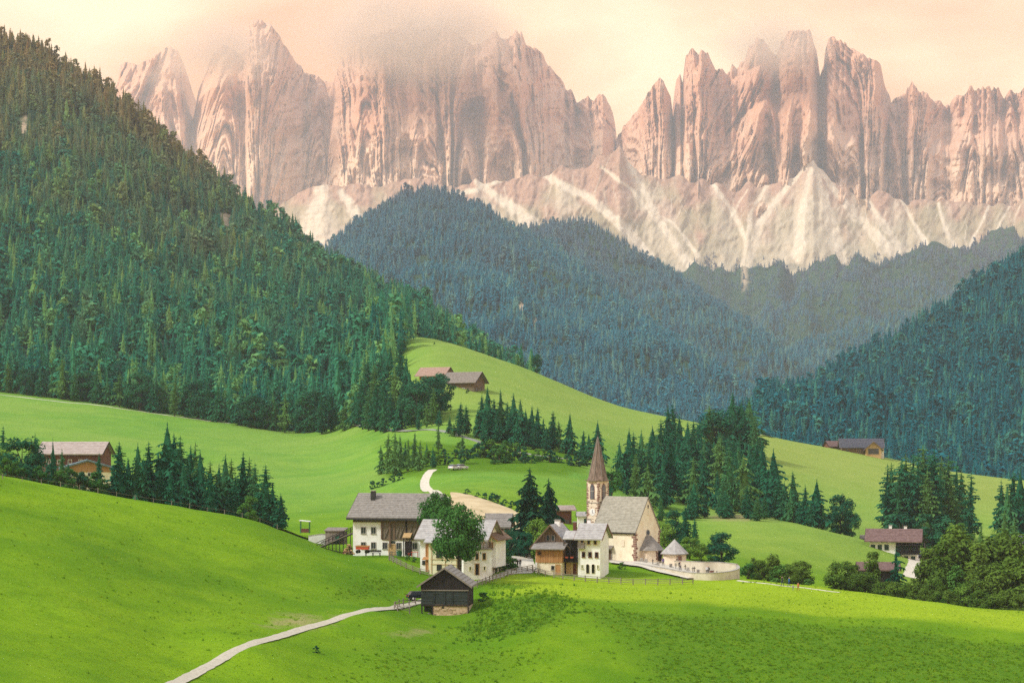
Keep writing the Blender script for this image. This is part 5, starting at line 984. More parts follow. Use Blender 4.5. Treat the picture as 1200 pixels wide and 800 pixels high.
# ------------------------------------------------------------------ old barn in front
def old_barn():
    h = thing('old_barn', 521, 721, 306, -6, 'small black timber barn on a tan stone base beside the lane', 'barn')
    W = 3.95; ze, zr = 5.0, 7.7
    gable_walls(h, 'wall', -W + .1, W - .1, 0.12, 7.0, 1.5, ze, zr - .05, 'wood_dark', axis='y')
    MB().box(-1.9, W - .12, 0.1, 6.8, -2.0, 1.85).build('stone_base', MAT['stone_base'], h); MB().box(1.0 - 1.4, 1.0 - 1.05, 0.02, 0.12, 1.15, 1.55).build('base_window', MAT['opening'], h)
    r = random.Random(8)
    for k in range(18):       # rubble courses on the base
        x = r.uniform(-1.8, 3.5); z = r.uniform(-0.6, 1.5); w = r.uniform(0.2, 0.45); MB().box(x-w, min(x+w, W-.15), 0.02, 0.12, z, z + r.uniform(0.18, 0.34)).build('stone', MAT['stone_base'], h)
    MB().box(-W, W, -0.05, 0.12, 4.05, 4.22).build('tie_beam', MAT['wood_grey'], h); MB().box(-W, W, -0.03, 0.12, 1.55, 1.75).build('sill_beam', MAT['wood_dark'], h)
    top = lambda x: ze + (zr - ze) * (1 - abs(x) / W) - 0.05
    n = 26; ww = 2 * W / n
    for i in range(n):
        x = -W + i * ww; t = min(top(x), top(x + ww)); d = r.uniform(0.02, 0.10); MB().box(x + .015, x + ww - .015, 0.1 - d, 0.12, 4.23, t).build('board', MAT['wood_dark'], h)
    for x0, x1 in ((-W, -1.75), (-1.7, 0.0), (0.05, 1.25), (1.3, W)):
        for k in range(8):
            z = 1.8 + k * 0.28; d = r.uniform(0.02, 0.09); MB().box(x0 + .02 + r.uniform(0, .08), x1 - .02 - r.uniform(0, .08), 0.1 - d, 0.12, z + .012, z + .27).build('plank', MAT['wood_slate'], h)
    for x in (-1.72, 0.02, 1.27): MB().box(x - .07, x + .07, -0.05, 0.1, 1.76, 4.04).build('batten', MAT['wood_slate'], h)
    for x in (-W + .1, -2.1): MB().box(x, x + .2, 0.0, 0.2, -2.0, 1.55).build('corner_post', MAT['wood_dark'], h)
    MB().box(W - .18, W + .02, -0.04, 0.1, -2.0, 4.9).build('corner_post', MAT['wood_dark'], h); MB().box(-W + .2, -1.95, 2.5, 2.6, -1.0, 1.5).build('undercroft_back', MAT['opening'], h)
    MB().cone((-2.6, 1.0), 0.8, 0.3, -2.0, 0.3, 8).build('stone_heap', MAT['stone_grey'], h)
    gable_roof(h, -W, W, 0.0, 7.0, ze, zr, 'shingle_grey', oe=0.55, og=0.45, th=0.17, axis='y', courses=8, edge='wood_grey')
    c = thing('stone_pile', 557, 714, 314, 10, 'pale stone slab leaning at the barn corner', 'stone'); MB().extr([(-1.0, -0.6), (1.4, -0.6), (1.2, 0.1), (0.1, 0.5), (-0.6, 1.5), (-0.9, 1.4)], 'y', -0.2, 0.2).build('slab', MAT['stone_grey'], c)
    MB().cone((0.6, 0), 0.6, 0.35, -0.6, 0.35, 7).build('boulder', MAT['stone_base'], c)
old_barn()

# ------------------------------------------------------------------ church
def church():
    h = thing('church', 745, 657, 379, -41, 'cream chapel with steep shingle roof and red-stone corners', 'church')
    L, W, ze, zr = 11.0, 8.1, 6.0, 12.6
    gable_walls(h, 'nave_wall', -L, 0, 0, W, -2, ze, zr, 'plaster_cream'); rf = gable_roof(h, -L, 0, 0, W, ze, zr, 'shingle_church', oe=0.35, og=0.12, th=0.22, courses=22, edge='shingle_grey')
    MB().box(-L - .1, 0.1, -0.36, -0.26, ze - .62, ze - .35).build('eave_board', MAT['wood_dark'], h)
    r = random.Random(4); q = MB()
    for (cx, cy) in ((0, 0), (0, W)):
        for k in range(15):
            z = -0.8 + k * 0.45; a, b = (r.uniform(.25, .75), r.uniform(.25, .75)) if k % 2 else (r.uniform(.5, 1.1), r.uniform(.15, .4))
            if cy == 0: q.box(-a, 0.05, -0.05, 0.1, z, z + .36).box(-0.1, 0.05, -0.04, b, z, z + .36)
            else: q.box(-0.1, 0.05, W - b - .2, W + .04, z, z + .36)
    q.build('quoin_stones', MAT['porphyry'], h)["kind"] = 'stuff'
    G = ('right', 0.0)
    o = MB().cone((0, 0), 0.62, 0.62, -0.06, 0.06, 18); t = o.mesh('round_window', MAT['stone_grey']); w = link('round_window', t, h, (0.02, W * 0.5, 5.6)); w.rotation_euler = (0, R(90), 0); g = link('pane', MB().cone((0, 0), 0.46, 0.46, -0.05, 0.09, 18).mesh('pane', MAT['louvre']), w)
    arch(h, 'gable_vent', G, W * 0.5, 10.5, 0.42, 0.75, 'opening', 'plaster_cream', 0.08); window(h, G, W * 0.5, 9.3, 0.12, 0.8, 'plaster_cream', 'stone_grey')
    # side door with its little roof
    door(h, ('front', 0.0), -6.6, 0.0, 0.9, 1.9, 'wood_brown', 'stone_grey'); MB().extr([(-0.9, 2.2), (-0.02, 2.75), (-0.02, 2.9), (-0.9, 2.35)], 'x', -7.6, -5.6).build('door_canopy', MAT['shingle_brown'], h)
    for x in (-3.2, -9.2): arch(h, 'faded_window', ('front', 0.0), x, 2.8, 0.7, 1.5, 'plaster_tower', 'plaster_cream', 0.05)
    # porch: half octagon with a hipped cap against the gable
    def octa(cx, cy, rr, k0, k1): return [(cx + rr * math.cos(R(a)), cy + rr * math.sin(R(a))) for a in range(k0, k1 + 1, 45)]
    base = [(0.0, W*.5 - 2.3)] + [(1.5, W*.5 - 2.3), (2.9, W*.5 - 1.0), (2.9, W*.5 + 1.0), (1.5, W*.5 + 2.3)] + [(0.0, W*.5 + 2.3)]
    MB().extr(base, 'z', -2, 2.2).build('porch_wall', MAT['plaster_tower'], h); ov = [(0.05, W*.5 - 2.85), (1.75, W*.5 - 2.85), (3.4, W*.5 - 1.2), (3.4, W*.5 + 1.2), (1.75, W*.5 + 2.85), (0.05, W*.5 + 2.85)]
    vs = [(x, y, 2.1) for x, y in ov] + [(0.05, W*.5 - 0.7, 5.0), (0.9, W*.5, 5.0), (0.05, W*.5 + 0.7, 5.0)]
    MB().poly(vs, [(5,4,3,2,1,0), (0,1,7,6), (1,2,7), (2,3,7), (3,4,7), (4,5,8,7), (6,7,8), (5,0,6,8)]).build('porch_roof', MAT['shingle_grey'], h)
    arch(h, 'porch_doorway', ('right', 2.9), W*.5, 0.0, 0.95, 2.0, 'opening', 'porphyry', 0.12)
    q = MB()
    for k in range(26):
        y = r.choice([W*.5 - r.uniform(.65, 1.0), W*.5 + r.uniform(.65, 1.0)]); z = r.uniform(-.5, 2.0); q.box(2.86, 2.94, y - r.uniform(.1, .2), y + r.uniform(.1, .2), z, z + .22)
    q.build('porch_stones', MAT['porphyry'], h)["kind"] = 'stuff'
    MB().box(-.04, .04, W*.5 - .04, W*.5 + .04, zr + .2, zr + 1.1).box(-.04, .04, W*.5 - .28, W*.5 + .28, zr + .72, zr + .8).build('gable_cross', MAT['metal_dark'], h)
    # bell tower
    tp = P(700.5, 657, 391); tw = tag(empty('bell_tower', tp, R(-45)), 'slim stone bell tower with brown shingle spire and twin bell openings', 'tower')
    a = 1.62; zt_ = 16.8; MB().box(-a, a, -a, a, -2, zt_).build('tower_wall', MAT['plaster_tower'], tw)
    q = MB(); u = MB()
    for k in range(44):
        z = -0.6 + k * 0.385
        for sx, sy in ((1, -1), (-1, -1), (1, 1)):
            la, lb = r.uniform(.2, .55), r.uniform(.2, .55); h_ = r.uniform(.22, .33)
            q.box(min(sx*a, sx*(a-la)) - (0.04 if sx < 0 else 0), max(sx*a, sx*(a-la)) + (0.04 if sx > 0 else 0), sy*a - .04, sy*a + .04, z, z + h_); q.box(sx*a - .045, sx*a + .045, min(sy*a, sy*(a-lb)), max(sy*a, sy*(a-lb)), z, z + h_ * .95)
    for k in range(190):
        z = r.uniform(-.5, 11.5) if k < 150 else r.uniform(11.5, 16.2); t = r.uniform(-a + .3, a - .3); w_ = r.uniform(.08, .2); h_ = r.uniform(.1, .2)
        if z > 8.8 and z < 11.0 and abs(t) < 0.75: continue
        if z > 12.4 and abs(t) < 0.75: continue
        if k % 2: u.box(t - w_, t + w_, -a - .03, -a + .02, z, z + h_)
        else: u.box(a - .02, a + .03, t - w_, t + w_, z, z + h_)
    q.build('quoin_stones', MAT['porphyry'], tw)["kind"] = 'stuff'; u.build('wall_stones', MAT['porphyry'], tw)["kind"] = 'stuff'
    for fc in (('front', -a), ('right', a), ('left', -a)):
        arch(tw, 'bell_opening', fc, 0, 12.9, 0.95, 2.9, 'louvre', 'porphyry', 0.13, True); loc, rz = faced((fc[0], fc[1]), 0, 13.0)
        MB().box(-.06, .06, -0.16, -0.08, 0.0, 2.4).box(-.5, .5, -0.16, -0.10, 1.5, 1.62).build('mullion', MAT['stone_grey'], tw, loc, rz)
        loc, rz = faced(fc, 0, 10.2); c = link('clock', MB().extr([(0.75*math.cos(t*.3927), 0.75*math.sin(t*.3927)) for t in range(16)], 'y', -0.05, 0.02).mesh('clock', MAT['plaster_white']), tw, loc, rz)
        MB().bar((0, -.08, -.1), (0.02, -.08, .55), .07, .04).bar((0, -.08, 0), (.32, -.08, -.2), .08, .04).build('clock_hand', MAT['metal_dark'], c)
    MB().box(-a - .08, a + .08, -a - .08, a + .08, 12.1, 12.25).build('string_course', MAT['stone_grey'], tw)
    sp = MB(); n = 8; prof = ((zt_ - 0.15, 2.42), (zt_ + .9, 1.98), (zt_ + 3.0, 1.45), (zt_ + 9.0, 0.06)); vs = []
    for z, rr in prof:
        for i in range(n):
            t = R(22.5 + 45 * i); k = 1.0 if z > zt_ + .5 else 1.0; vs.append((rr * math.cos(t) * k, rr * math.sin(t) * k, z))
    sp.poly(vs, [tuple(range(n))[::-1], tuple(range(3*n, 4*n))] + [(j*n + i, j*n + (i+1) % n, (j+1)*n + (i+1) % n, (j+1)*n + i) for j in range(3) for i in range(n)])
    s = sp.build('spire', MAT['shingle_spire'], tw); MB().box(-a - .3, a + .3, -a - .3, a + .3, zt_ - .02, zt_ + .12).build('spire_eave', MAT['shingle_spire'], s)
    m = MB()
    for i in range(n):
        t = R(22.5 + 45 * i); m.bar((1.98*math.cos(t), 1.98*math.sin(t), zt_ + .9), (0.06*math.cos(t), 0.06*math.sin(t), zt_ + 9.0), .10)
    m.build('spire_hips', MAT['shingle_brown'], s); MB().cone((0, 0), .10, .02, zt_ + 8.9, zt_ + 10.2, 6).box(-.3, .3, -.03, .03, zt_ + 9.7, zt_ + 9.78).build('finial', MAT['metal_dark'], s)
    # round chapel beside it
    c = thing('side_chapel', 790.5, 660, 379, 22, 'low octagonal chapel with grey pyramid roof beside the church', 'chapel')
    MB().cone((0, 0), 2.35, 2.35, -2, 2.1, 8, R(22.5)).build('wall', MAT['plaster_tower'], c); MB().cone((0, 0), 2.85, 0.05, 2.05, 4.9, 8, R(22.5)).build('roof', MAT['shingle_pale'], c); MB().cone((0, 0), 2.9, 2.87, 1.9, 2.06, 8, R(22.5)).build('eave', MAT['wood_grey'], c)
    arch(c, 'niche', ('front', -2.17), 0, 0.3, 0.8, 1.4, 'porphyry', 'stone_grey', .1)
    u = MB()
    for k in range(16): x = r.uniform(-.8, .8); z = r.uniform(-.8, 1.9); u.box(x - .15, x + .15, -2.2, -2.15, z, z + .2)
    u.build('wall_stones', MAT['porphyry'], c)["kind"] = 'stuff'
church()

def wall_run(name, label, pts, thick, mat, cap, zfix=None, cat='wall'):
    """free-standing wall along (px, distance, top row) points"""
    T = np.array(pts, float); n = 60; s = np.linspace(0, 1, n); k = np.linspace(0, 1, len(T)); px, Y, rw = (np.interp(s, k, T[:, i]) for i in range(3))
    ker = np.hanning(9); ker /= ker.sum(); sm = lambda v: np.convolve(np.pad(v, 4, mode='reflect', reflect_type='odd'), ker, 'valid')
    X = sm((px - 600) / FOC * Y); Yv = sm(Y); Z = sm((HZ - rw) / FOC * Y); tx, ty = np.gradient(X), np.gradient(Yv); l = np.hypot(tx, ty); nx_, ny_ = -ty / l * thick / 2, tx / l * thick / 2
    G = np.minimum(zt(X + nx_, Yv + ny_), zt(X - nx_, Yv - ny_)) - 0.7; rt = tag(empty(name, (X[n//2], Yv[n//2], float(G[n//2]))), label, cat); o = np.array(rt.location)
    def ribbon(nm, m, k, z0, z1):
        V = np.stack([np.stack([X + sg * nx_ * k, Yv + sg * ny_ * k, z], -1) for sg, z in ((-1, z0), (-1, z1), (1, z1), (1, z0))], 1) - o
        f = [(i*4 + a, i*4 + (a+1) % 4, (i+1)*4 + (a+1) % 4, (i+1)*4 + a) for i in range(n-1) for a in range(4)]; ms = MB(); ms.poly([tuple(p) for p in V.reshape(-1, 3)], f + [(0, 1, 2, 3), (4*n-1, 4*n-2, 4*n-3, 4*n-4)]); ms.build(nm, MAT[m], rt)
    ribbon('wall_body', mat, 1.0, np.minimum(G, Z - .3), Z); ribbon('coping', cap, 1.25, Z + .002, Z + .12)
wall_run('churchyard_wall', 'long cream wall curving round the churchyard above the meadow', [(704,384,655.5),(722,379,657),(742,374,659.5),(762,368,662.5),(782,360,666),(800,352,669.5),(814,346,671.5),(832,344,671.5),(848,344.5,670.5),(860,348,668.5),(866,355,665.5),(864,364,662.5)], 0.5, 'churchyard_wall', 'stone_grey')
wall_run('graveyard_wall', 'low inner wall behind the graveyard', [(776,379,656.5),(790,377,657),(806,375,657.5),(822,371,658.5),(838,371,658.5),(852,369,659.5),(864,365,661)], 0.4, 'churchyard_wall', 'stone_grey')

# ------------------------------------------------------------------ other farms, from near to far
def farm(name, label, px, row, Y, rz, w, d, ze, zr, wall, roof, upper=None, split=None, axis='x', wins=(), edge='wood_dark', chim=(), cat='house', oe=1.0, og=1.0):
    h = thing(name, px, row, Y, rz, label, cat); gable_walls(h, 'wall', -w/2, w/2, 0, d, -3, ze, zr, wall, axis)
    if upper:
        boards(h, 'timber_cladding', ('front', -0.01), -w/2, w/2, split, zr if axis == 'y' else ze, upper, 0.4, top=(lambda x: ze + (zr - ze) * (1 - abs(x) / (w/2)) - .05) if axis == 'y' else None, seed=int(px))
        boards(h, 'timber_cladding', ('right', w/2 + .01), 0, d, split, zr, upper, 0.4, top=(lambda y: ze + (zr - ze) * (1 - abs(y - d/2) / (d/2)) - .05) if axis == 'x' else (lambda y: ze), seed=int(px) + 1)
        boards(h, 'timber_cladding', ('left', -w/2 - .01), 0, d, split, zr, upper, 0.4, top=(lambda y: ze + (zr - ze) * (1 - abs(y - d/2) / (d/2)) - .05) if axis == 'x' else (lambda y: ze), seed=int(px) + 2)
    gable_roof(h, -w/2, w/2, 0, d, ze, zr, roof, oe=oe, og=og, th=0.25, axis=axis, courses=8, edge=edge)
    for f, a, z, ww, hh, fr in wins: window(h, {'front': ('front', -0.02), 'right': ('right', w/2 + .02), 'left': ('left', -w/2 - .02)}[f], a, z, ww, hh, fr)
    for x, y, z0, z1 in chim: chimney(h, x, y, z0, z1, 0.8, 'plaster_white')
    return h
farm('grey_house', 'small house with grey roof and flower balcony behind the ash', 583, 629, 390, -8, 4.6, 5, 2.6, 4.6, 'wood_red', 'shingle_grey', 'wood_red', 1.2, wins=[('front', -1.2, 1.0, .6, .8, 'white_paint'), ('front', 1.0, 1.0, .6, .8, 'white_paint')], oe=.9, og=.6)
def flowers():
    o = thing('flower_box', 592.5, 619.5, 391, -8, 'box of red flowers on the grey roofed house', 'flowers'); MB().box(-.9, .9, -.3, .1, -.2, .1).build('box', MAT['wood_brown'], o)
    link('blossoms', LEAF['bush'][1][1].copy(), o, (0, -.1, 0)).scale = (1.6, .8, .9); o.children[1].data.materials[0] = MAT['blossom']
flowers()
farm('pink_roof_hut', 'small brown hut with a pink-white roof on the green slope', 661, 613, 437, 10, 3.6, 4, 3.2, 3.9, 'wood_red', 'roof_pink', wins=[('front', 0.7, 0.0, .8, .8, 'wood_brown')], cat='hut', oe=.8)
farm('white_hut', 'tiny white building glimpsed left of the bell tower', 686, 616, 432, 0, 3.6, 3, 2.2, 3.0, 'plaster_white', 'shingle_pale', wins=[('front', 0.2, 0.8, .8, .8, 'wood_dark')], cat='hut', oe=.3, og=.3)
farm('left_farm', 'long farmhouse with pale pink-grey roof above the pasture crest', 82, 553, 520, -3, 17, 11, 5.4, 8.2, 'wood_brown', 'roof_pink', 'wood_red', 1.5, wins=[('front', k, 2.4, .9, 1.0, 'white_paint') for k in (-6, -3, 0, 3)], oe=1.2)
def left_barn():
    h = farm('left_barn', 'low orange-boarded barn with blue-grey roof beside the left farm', 103, 562, 478, 14, 11.5, 10, 3.2, 4.9, 'plaster_cream', 'roof_blue', 'wood_orange', 1.9, axis='y', wins=[('front', k, 0.9, 1.2, 0.9, 'white_paint') for k in (-3.5, -1.6, 0.6, 2.4)], edge='roof_blue', cat='barn', oe=1.4)
    shed_roof(h, 'side_roof', 6.0, 9.6, -0.5, 11, 2.2, 3.1, 'roof_red', low='right')
    for y in (-0.3, 5): MB().box(9.1, 9.3, y, y + .2, -2, 2.3).build('post', MAT['wood_dark'], h)
left_barn()
farm('upper_farmhouse', 'upper farmhouse with weathered timber gable and brown roof', 538, 461, 790, -24, 13.5, 11, 5.2, 9.0, 'wood_weathered', 'shingle_brown', 'wood_brown', 2.4, wins=[('right', k, 1.0, 1.5, 1.8, 'wood_dark') for k in (3, 7)] + [('front', k, 1.2, 1.0, 1.1, 'white_paint') for k in (-4, -1, 2)] + [('right', 5.5, 5.6, 1.6, 1.6, 'wood_dark')], edge='wood_dark', oe=1.3, og=1.5)
farm('upper_chalet', 'orange-roofed chalet just above the upper farmhouse', 505, 451, 812, -24, 11, 9, 4.6, 7.6, 'plaster_cream', 'roof_orange', 'wood_orange', 2.4, wins=[('right', k, 2.6, 1.2, 1.2, 'wood_dark') for k in (2.5, 6)] + [('front', k, 1.2, 1.0, 1.1, 'white_paint') for k in (-3, 0, 3)], oe=1.4, og=1.8)
farm('white_chalet', 'white house with dull red roof and dark balconies in the dip', 1047, 662, 505, -14, 12.6, 8, 7.0, 9.4, 'plaster_white', 'roof_red', wins=[('front', k, 4.2, .9, 1.2, 'green_paint') for k in (-5.4, -3.6, -1.8, 1.5, 3.3, 5.2)] + [('front', k, 1.2, .9, 1.2, 'green_paint') for k in (-1.8, 1.5, 3.3, 5.2)], chim=[(-1, 4.5, 8, 10.4), (3, 4.5, 8, 10.2)], edge='wood_dark', oe=1.3, og=1.3)
def chalet_balcony():
    h = [o for o in bpy.data.objects if o.name == 'white_chalet'][0]
    for z in (3.2, 5.8 - 0.2): MB().box(1.0, 7.2, -1.3, -0.02, z - 0.2, z).build('balcony_floor', MAT['wood_dark'], h)
    railing(h, 'balcony_railing', [(1.0, -.1, 3.2), (1.0, -1.25, 3.2), (7.2, -1.25, 3.2), (7.2, -.1, 3.2)], 1.0, 'wood_dark', .2); boards(h, 'timber_cladding', ('front', -.01), 0.6, 7.0, 3.2, 6.1, 'wood_dark', .35, seed=44)
chalet_balcony()
farm('long_shed', 'low dark shed with open side beside the red-roofed house', 1078, 662, 515, -10, 8, 6, 2.6, 3.6, 'wood_brown', 'roof_dark', cat='shed', oe=.7, og=.7)
farm('roadside_hut', 'small grey hut half sunk behind the slope left of the red-roofed house', 1020, 640, 545, -8, 5, 4, 2.2, 3.0, 'wood_grey', 'shingle_brown', cat='hut', oe=.4, og=.4)
farm('brown_roof_shed', 'dark reddish shed roof among the leafy belt trees', 1030, 684, 440, -6, 9, 5, 3.4, 4.8, 'wood_dark', 'roof_red', cat='shed', oe=.6, og=.6)
def skyline_farm():
    h = thing('skyline_farm', 1010, 532, 868, -6, 'dark-roofed farmhouse with cross gable on the meadow skyline', 'house'); gable_walls(h, 'wall', -9, 9, 0, 10, -4, 3.6, 7.0, 'wood_brown'); gable_roof(h, -9, 9, 0, 10, 3.6, 7.0, 'roof_dark', oe=1.2, og=1.4, th=.3, courses=6)
    gable_walls(h, 'cross_gable', 1.5, 8.5, -3.5, 4, -4, 2.6, 5.6, 'wood_tan', axis='y'); gable_roof(h, 1.5, 8.5, -3.5, 5, 2.6, 5.6, 'roof_dark', oe=1.2, og=1.0, th=.3, axis='y', courses=5, name='cross_roof')
    window(h, ('front', -3.52), 5.0, 0.2, 4.6, 2.4, 'wood_grey'); MB().box(8.6, 10.0, -0.5, 3.0, -5, 2.8).build('white_corner', MAT['plaster_white'], h); window(h, ('front', -0.02), -6.5, 0.8, 1.6, 1.6, 'wood_tan'); window(h, ('front', -0.02), -1.5, 0.8, 1.6, 1.4, 'wood_tan')
skyline_farm()
farm('skyline_hut', 'little brown hut left of the dark-roofed skyline farm', 979, 527, 880, 20, 6, 6, 1.8, 4.0, 'wood_red', 'roof_red', cat='hut', oe=.6, og=.6)
farm('edge_house', 'white house end at the right edge behind the leafy belt', 1204, 655, 470, -8, 7, 6, 4.0, 5.5, 'plaster_white', 'roof_dark', wins=[('front', -1.8, 2.2, 1.0, 1.1, 'green_paint')], oe=.6, og=.6)

# ------------------------------------------------------------------ fences
POST = MB().box(-.07, .07, -.07, .07, -0.5, 1.15).mesh('post', MAT['wood_grey']); POST_S = MB().box(-.05, .05, -.05, .05, -0.5, 1.0).mesh('post', MAT['wood_grey'])
def fence(label, pts, gap=2.2, rails=(0.5, 0.95), post=POST, mat='wood_grey', rw=0.10, dz=0.0):
    """pts: (px, distance)"""
    Q = np.array([[(p - 600) / FOC * y, y] for p, y in pts]); d = np.r_[0, np.cumsum(np.hypot(*np.diff(Q, axis=0).T))]; n = max(2, int(d[-1] / gap) + 1); s = np.linspace(0, d[-1], n)
    X, Y = np.interp(s, d, Q[:, 0]), np.interp(s, d, Q[:, 1]); Z = zt(X, Y) + dz; r = random.Random(int(X[0] * 10)); rt = tag(empty('fence', (X[0], Y[0], Z[0])), label, 'fence', None); o = Vector(rt.location)
    pts3 = [Vector((X[i], Y[i], Z[i])) - o for i in range(n)]
    for i, p in enumerate(pts3):
        k = link('post', post, rt, p, r.uniform(0, 1)); k.rotation_euler = (r.uniform(-.05, .05), r.uniform(-.05, .05), r.uniform(0, 1)); k.scale = (1, 1, r.uniform(.9, 1.1))
        if i:
            for z in rails: MB().bar(pts3[i-1] + Vector((0, 0, z + r.uniform(-.04, .04))), p + Vector((0, 0, z + r.uniform(-.04, .04))), rw * .6, rw).build('rail', MAT[mat], rt)
fence('thin post and wire fence along the crest of the left pasture', [(-20,343),(60,349),(120,354),(200,360),(270,366),(325,370)], 3.4, (0.8,), POST_S, 'wood_grey', 0.04)
fence('weathered rail fence on the meadow side of the lane up to the square', [(553,325),(566,329),(580,336),(600,345),(624,352)], 2.0, (0.35, 0.7, 1.05))
fence('weathered rail fence on the house side of the lane', [(578,345),(588,350),(600,356)], 2.0, (0.4, 0.75, 1.05))
fence('long low rail fence below the timber house and churchyard grass', [(624,350),(640,346),(660,343),(690,341),(730,339),(770,338),(800,338),(812,339)], 2.2, (0.4, 0.75, 1.05))
fence('rail fence round the garden of the white house', [(503,340),(490,341),(472,344),(456,350),(457,357),(470,358)], 1.8, (0.35, 0.65, 0.95))
fence('old rails beside the black barn', [(487,314),(474,311),(462,306),(462,303),(480,304)], 2.0, (0.45, 0.85))
fence('rails across the upper right pasture', [(1140,560),(1160,556),(1178,562),(1195,572)], 2.6, (0.6, 1.0))
fence('low fence behind the timber house yard', [(604,380),(618,374),(630,371)], 1.8, (0.4, 0.9))

# ------------------------------------------------------------------ cars
def car(label, paint, px, Y, rz, dz=0.12):
    c = tag(empty('car', on(px, Y, dz), R(rz)), label, 'car'); 
    low = [(-2.05, .35), (2.05, .35), (2.1, .62), (1.95, .82), (1.0, .92), (-1.95, .95), (-2.1, .7)]; m = MB()
    m.extr(low, 'y', -.82, .82); m.build('body', MAT[paint], c)
    cab0 = [(-1.85, -.78), (0.95, -.78), (0.95, .78), (-1.85, .78)]; cab1 = [(-1.45, -.62), (0.25, -.62), (0.25, .62), (-1.45, .62)]
    MB().poly([(x, y, .93) for x, y in cab0] + [(x, y, 1.45) for x, y in cab1], [(3,2,1,0), (4,5,6,7), (0,1,5,4), (1,2,6,5), (2,3,7,6), (3,0,4,7)]).build('cabin_glass', MAT['glass'], c)
    MB().poly([(x, y, 1.452) for x, y in cab1] + [(x * .97, y * .97, 1.50) for x, y in cab1], [(3,2,1,0), (4,5,6,7), (0,1,5,4), (1,2,6,5), (2,3,7,6), (3,0,4,7)]).build('roof', MAT[paint], c)
    for x in (-1.3, 1.3):
        for y in (-.8, .8):
            w = MB().extr([(.33 * math.cos(t * .5236), .33 * math.sin(t * .5236)) for t in range(12)], 'y', -.1, .1).build('wheel', MAT['tyre'], c, (x, y, .33)); MB().extr([(.19 * math.cos(t * .7854), .19 * math.sin(t * .7854)) for t in range(8)], 'y', -.11, .11).build('rim', MAT['white_paint'], w)
    for y in (-.6, .6): MB().box(2.0, 2.09, y - .18, y + .18, .62, .76).build('headlight', MAT['white_paint'], c); MB().box(-2.1, -2.0, y - .15, y + .15, .66, .82).build('tail_light', MAT['red_paint'], c)
car('dark blue car half hidden behind the black barn', 'car_dark', 491, 318, 20, 0.2)
car('white car parked at the top of the gravel track, nearer the bend', 'car_white', 532, 545, 62); car('silver-white car parked right of the other at the field edge', 'car_white', 541, 548, 50)

# ------------------------------------------------------------------ people
def person_mat(name, shirt, legs, hair=(0.05, 0.03, 0.02)):
    m, nt, b = new_mat(name); tc = nt.nodes.new("ShaderNodeTexCoord"); sp = nt.nodes.new("ShaderNodeSeparateXYZ"); nt.links.new(tc.outputs['Object'], sp.inputs[0])
    r = nt.nodes.new("ShaderNodeValToRGB"); r.color_ramp.interpolation = 'CONSTANT'; e = r.color_ramp.elements; e[0].position = 0; e[0].color = (.03, .025, .02, 1); e[1].position = .045; e[1].color = (*legs, 1)
    for p, c in ((.53, shirt), (.83, (.55, .34, .25)), (.945, hair)): x = e.new(p); x.color = (*c, 1)
    mp = rng_(nt, sp.outputs[2], 0, 1.75); nt.links.new(mp, r.inputs[0]); nt.links.new(r.outputs[0], b.inputs['Base Color']); b.inputs['Roughness'].default_value = .9; return m
def person(label, px, Y, rz, shirt, legs, stride=0.16, bend=0.05, hscale=1.0, dz=0.05, group=None):
    mat = person_mat('clothes', shirt, legs); j = {}; V = []; E = []; Rd = []
    def add(k, p, r, par=None):
        j[k] = len(V); V.append(p); Rd.append(r)
        if par: E.append((j[par], j[k]))
    add('pel', (0, 0, .93), (.15, .11)); add('waist', (0, bend * .4, 1.10), (.14, .10), 'pel'); add('chest', (0, bend, 1.33), (.17, .12), 'waist'); add('neck', (0, bend, 1.49), (.06, .06), 'chest'); add('head0', (0, bend + .015, 1.57), (.085, .095), 'neck'); add('head', (0, bend + .01, 1.68), (.085, .10), 'head0')
    for s, st in ((-1, stride), (1, -stride)):
        add(f'hip{s}', (.09*s, 0, .88), (.10, .10), 'pel'); add(f'knee{s}', (.10*s, st * .6 + .04, .49), (.068, .068), f'hip{s}'); add(f'ank{s}', (.10*s, st * 1.3 - .02, .09), (.045, .045), f'knee{s}'); add(f'toe{s}', (.11*s, st * 1.3 + .14, .045), (.04, .035), f'ank{s}')
        add(f'sh{s}', (.19*s, bend, 1.42), (.07, .07), 'chest'); add(f'el{s}', (.25*s, bend - st * .5 - .03, 1.14), (.048, .048), f'sh{s}'); add(f'wr{s}', (.25*s, bend - st * .8 + .10, .90), (.034, .034), f'el{s}'); add(f'ha{s}', (.24*s, bend - st * .9 + .14, .81), (.04, .025), f'wr{s}')
    m = bpy.data.meshes.new('body'); m.from_pydata(V, E, []); m.materials.append(mat); m.update()
    o = link('person', m, None, on(px, Y, dz), R(rz)); o.scale = (hscale,) * 3
    bpy.context.view_layer.objects.active = o
    sk = o.modifiers.new('skin', 'SKIN'); 
    if not m.skin_vertices: m.attributes
    for i, q in enumerate(m.skin_vertices[0].data): q.radius = Rd[i]; q.use_root = (i == 0)
    o.modifiers.new('smooth', 'SUBSURF').levels = 1; o.modifiers['smooth'].render_levels = 1
    tag(o, label, 'person', group)
person('person in a navy jacket walking down the lane, leftmost of three', 601, 355, 160, (.02, .03, .08), (.05, .05, .07)); person('person in black walking between the other two on the lane', 606.5, 353, 170, (.015, .015, .018), (.02, .02, .025)); person('person in dark grey walking on the lane, rightmost of three', 609.5, 354, 185, (.05, .05, .06), (.02, .02, .03))
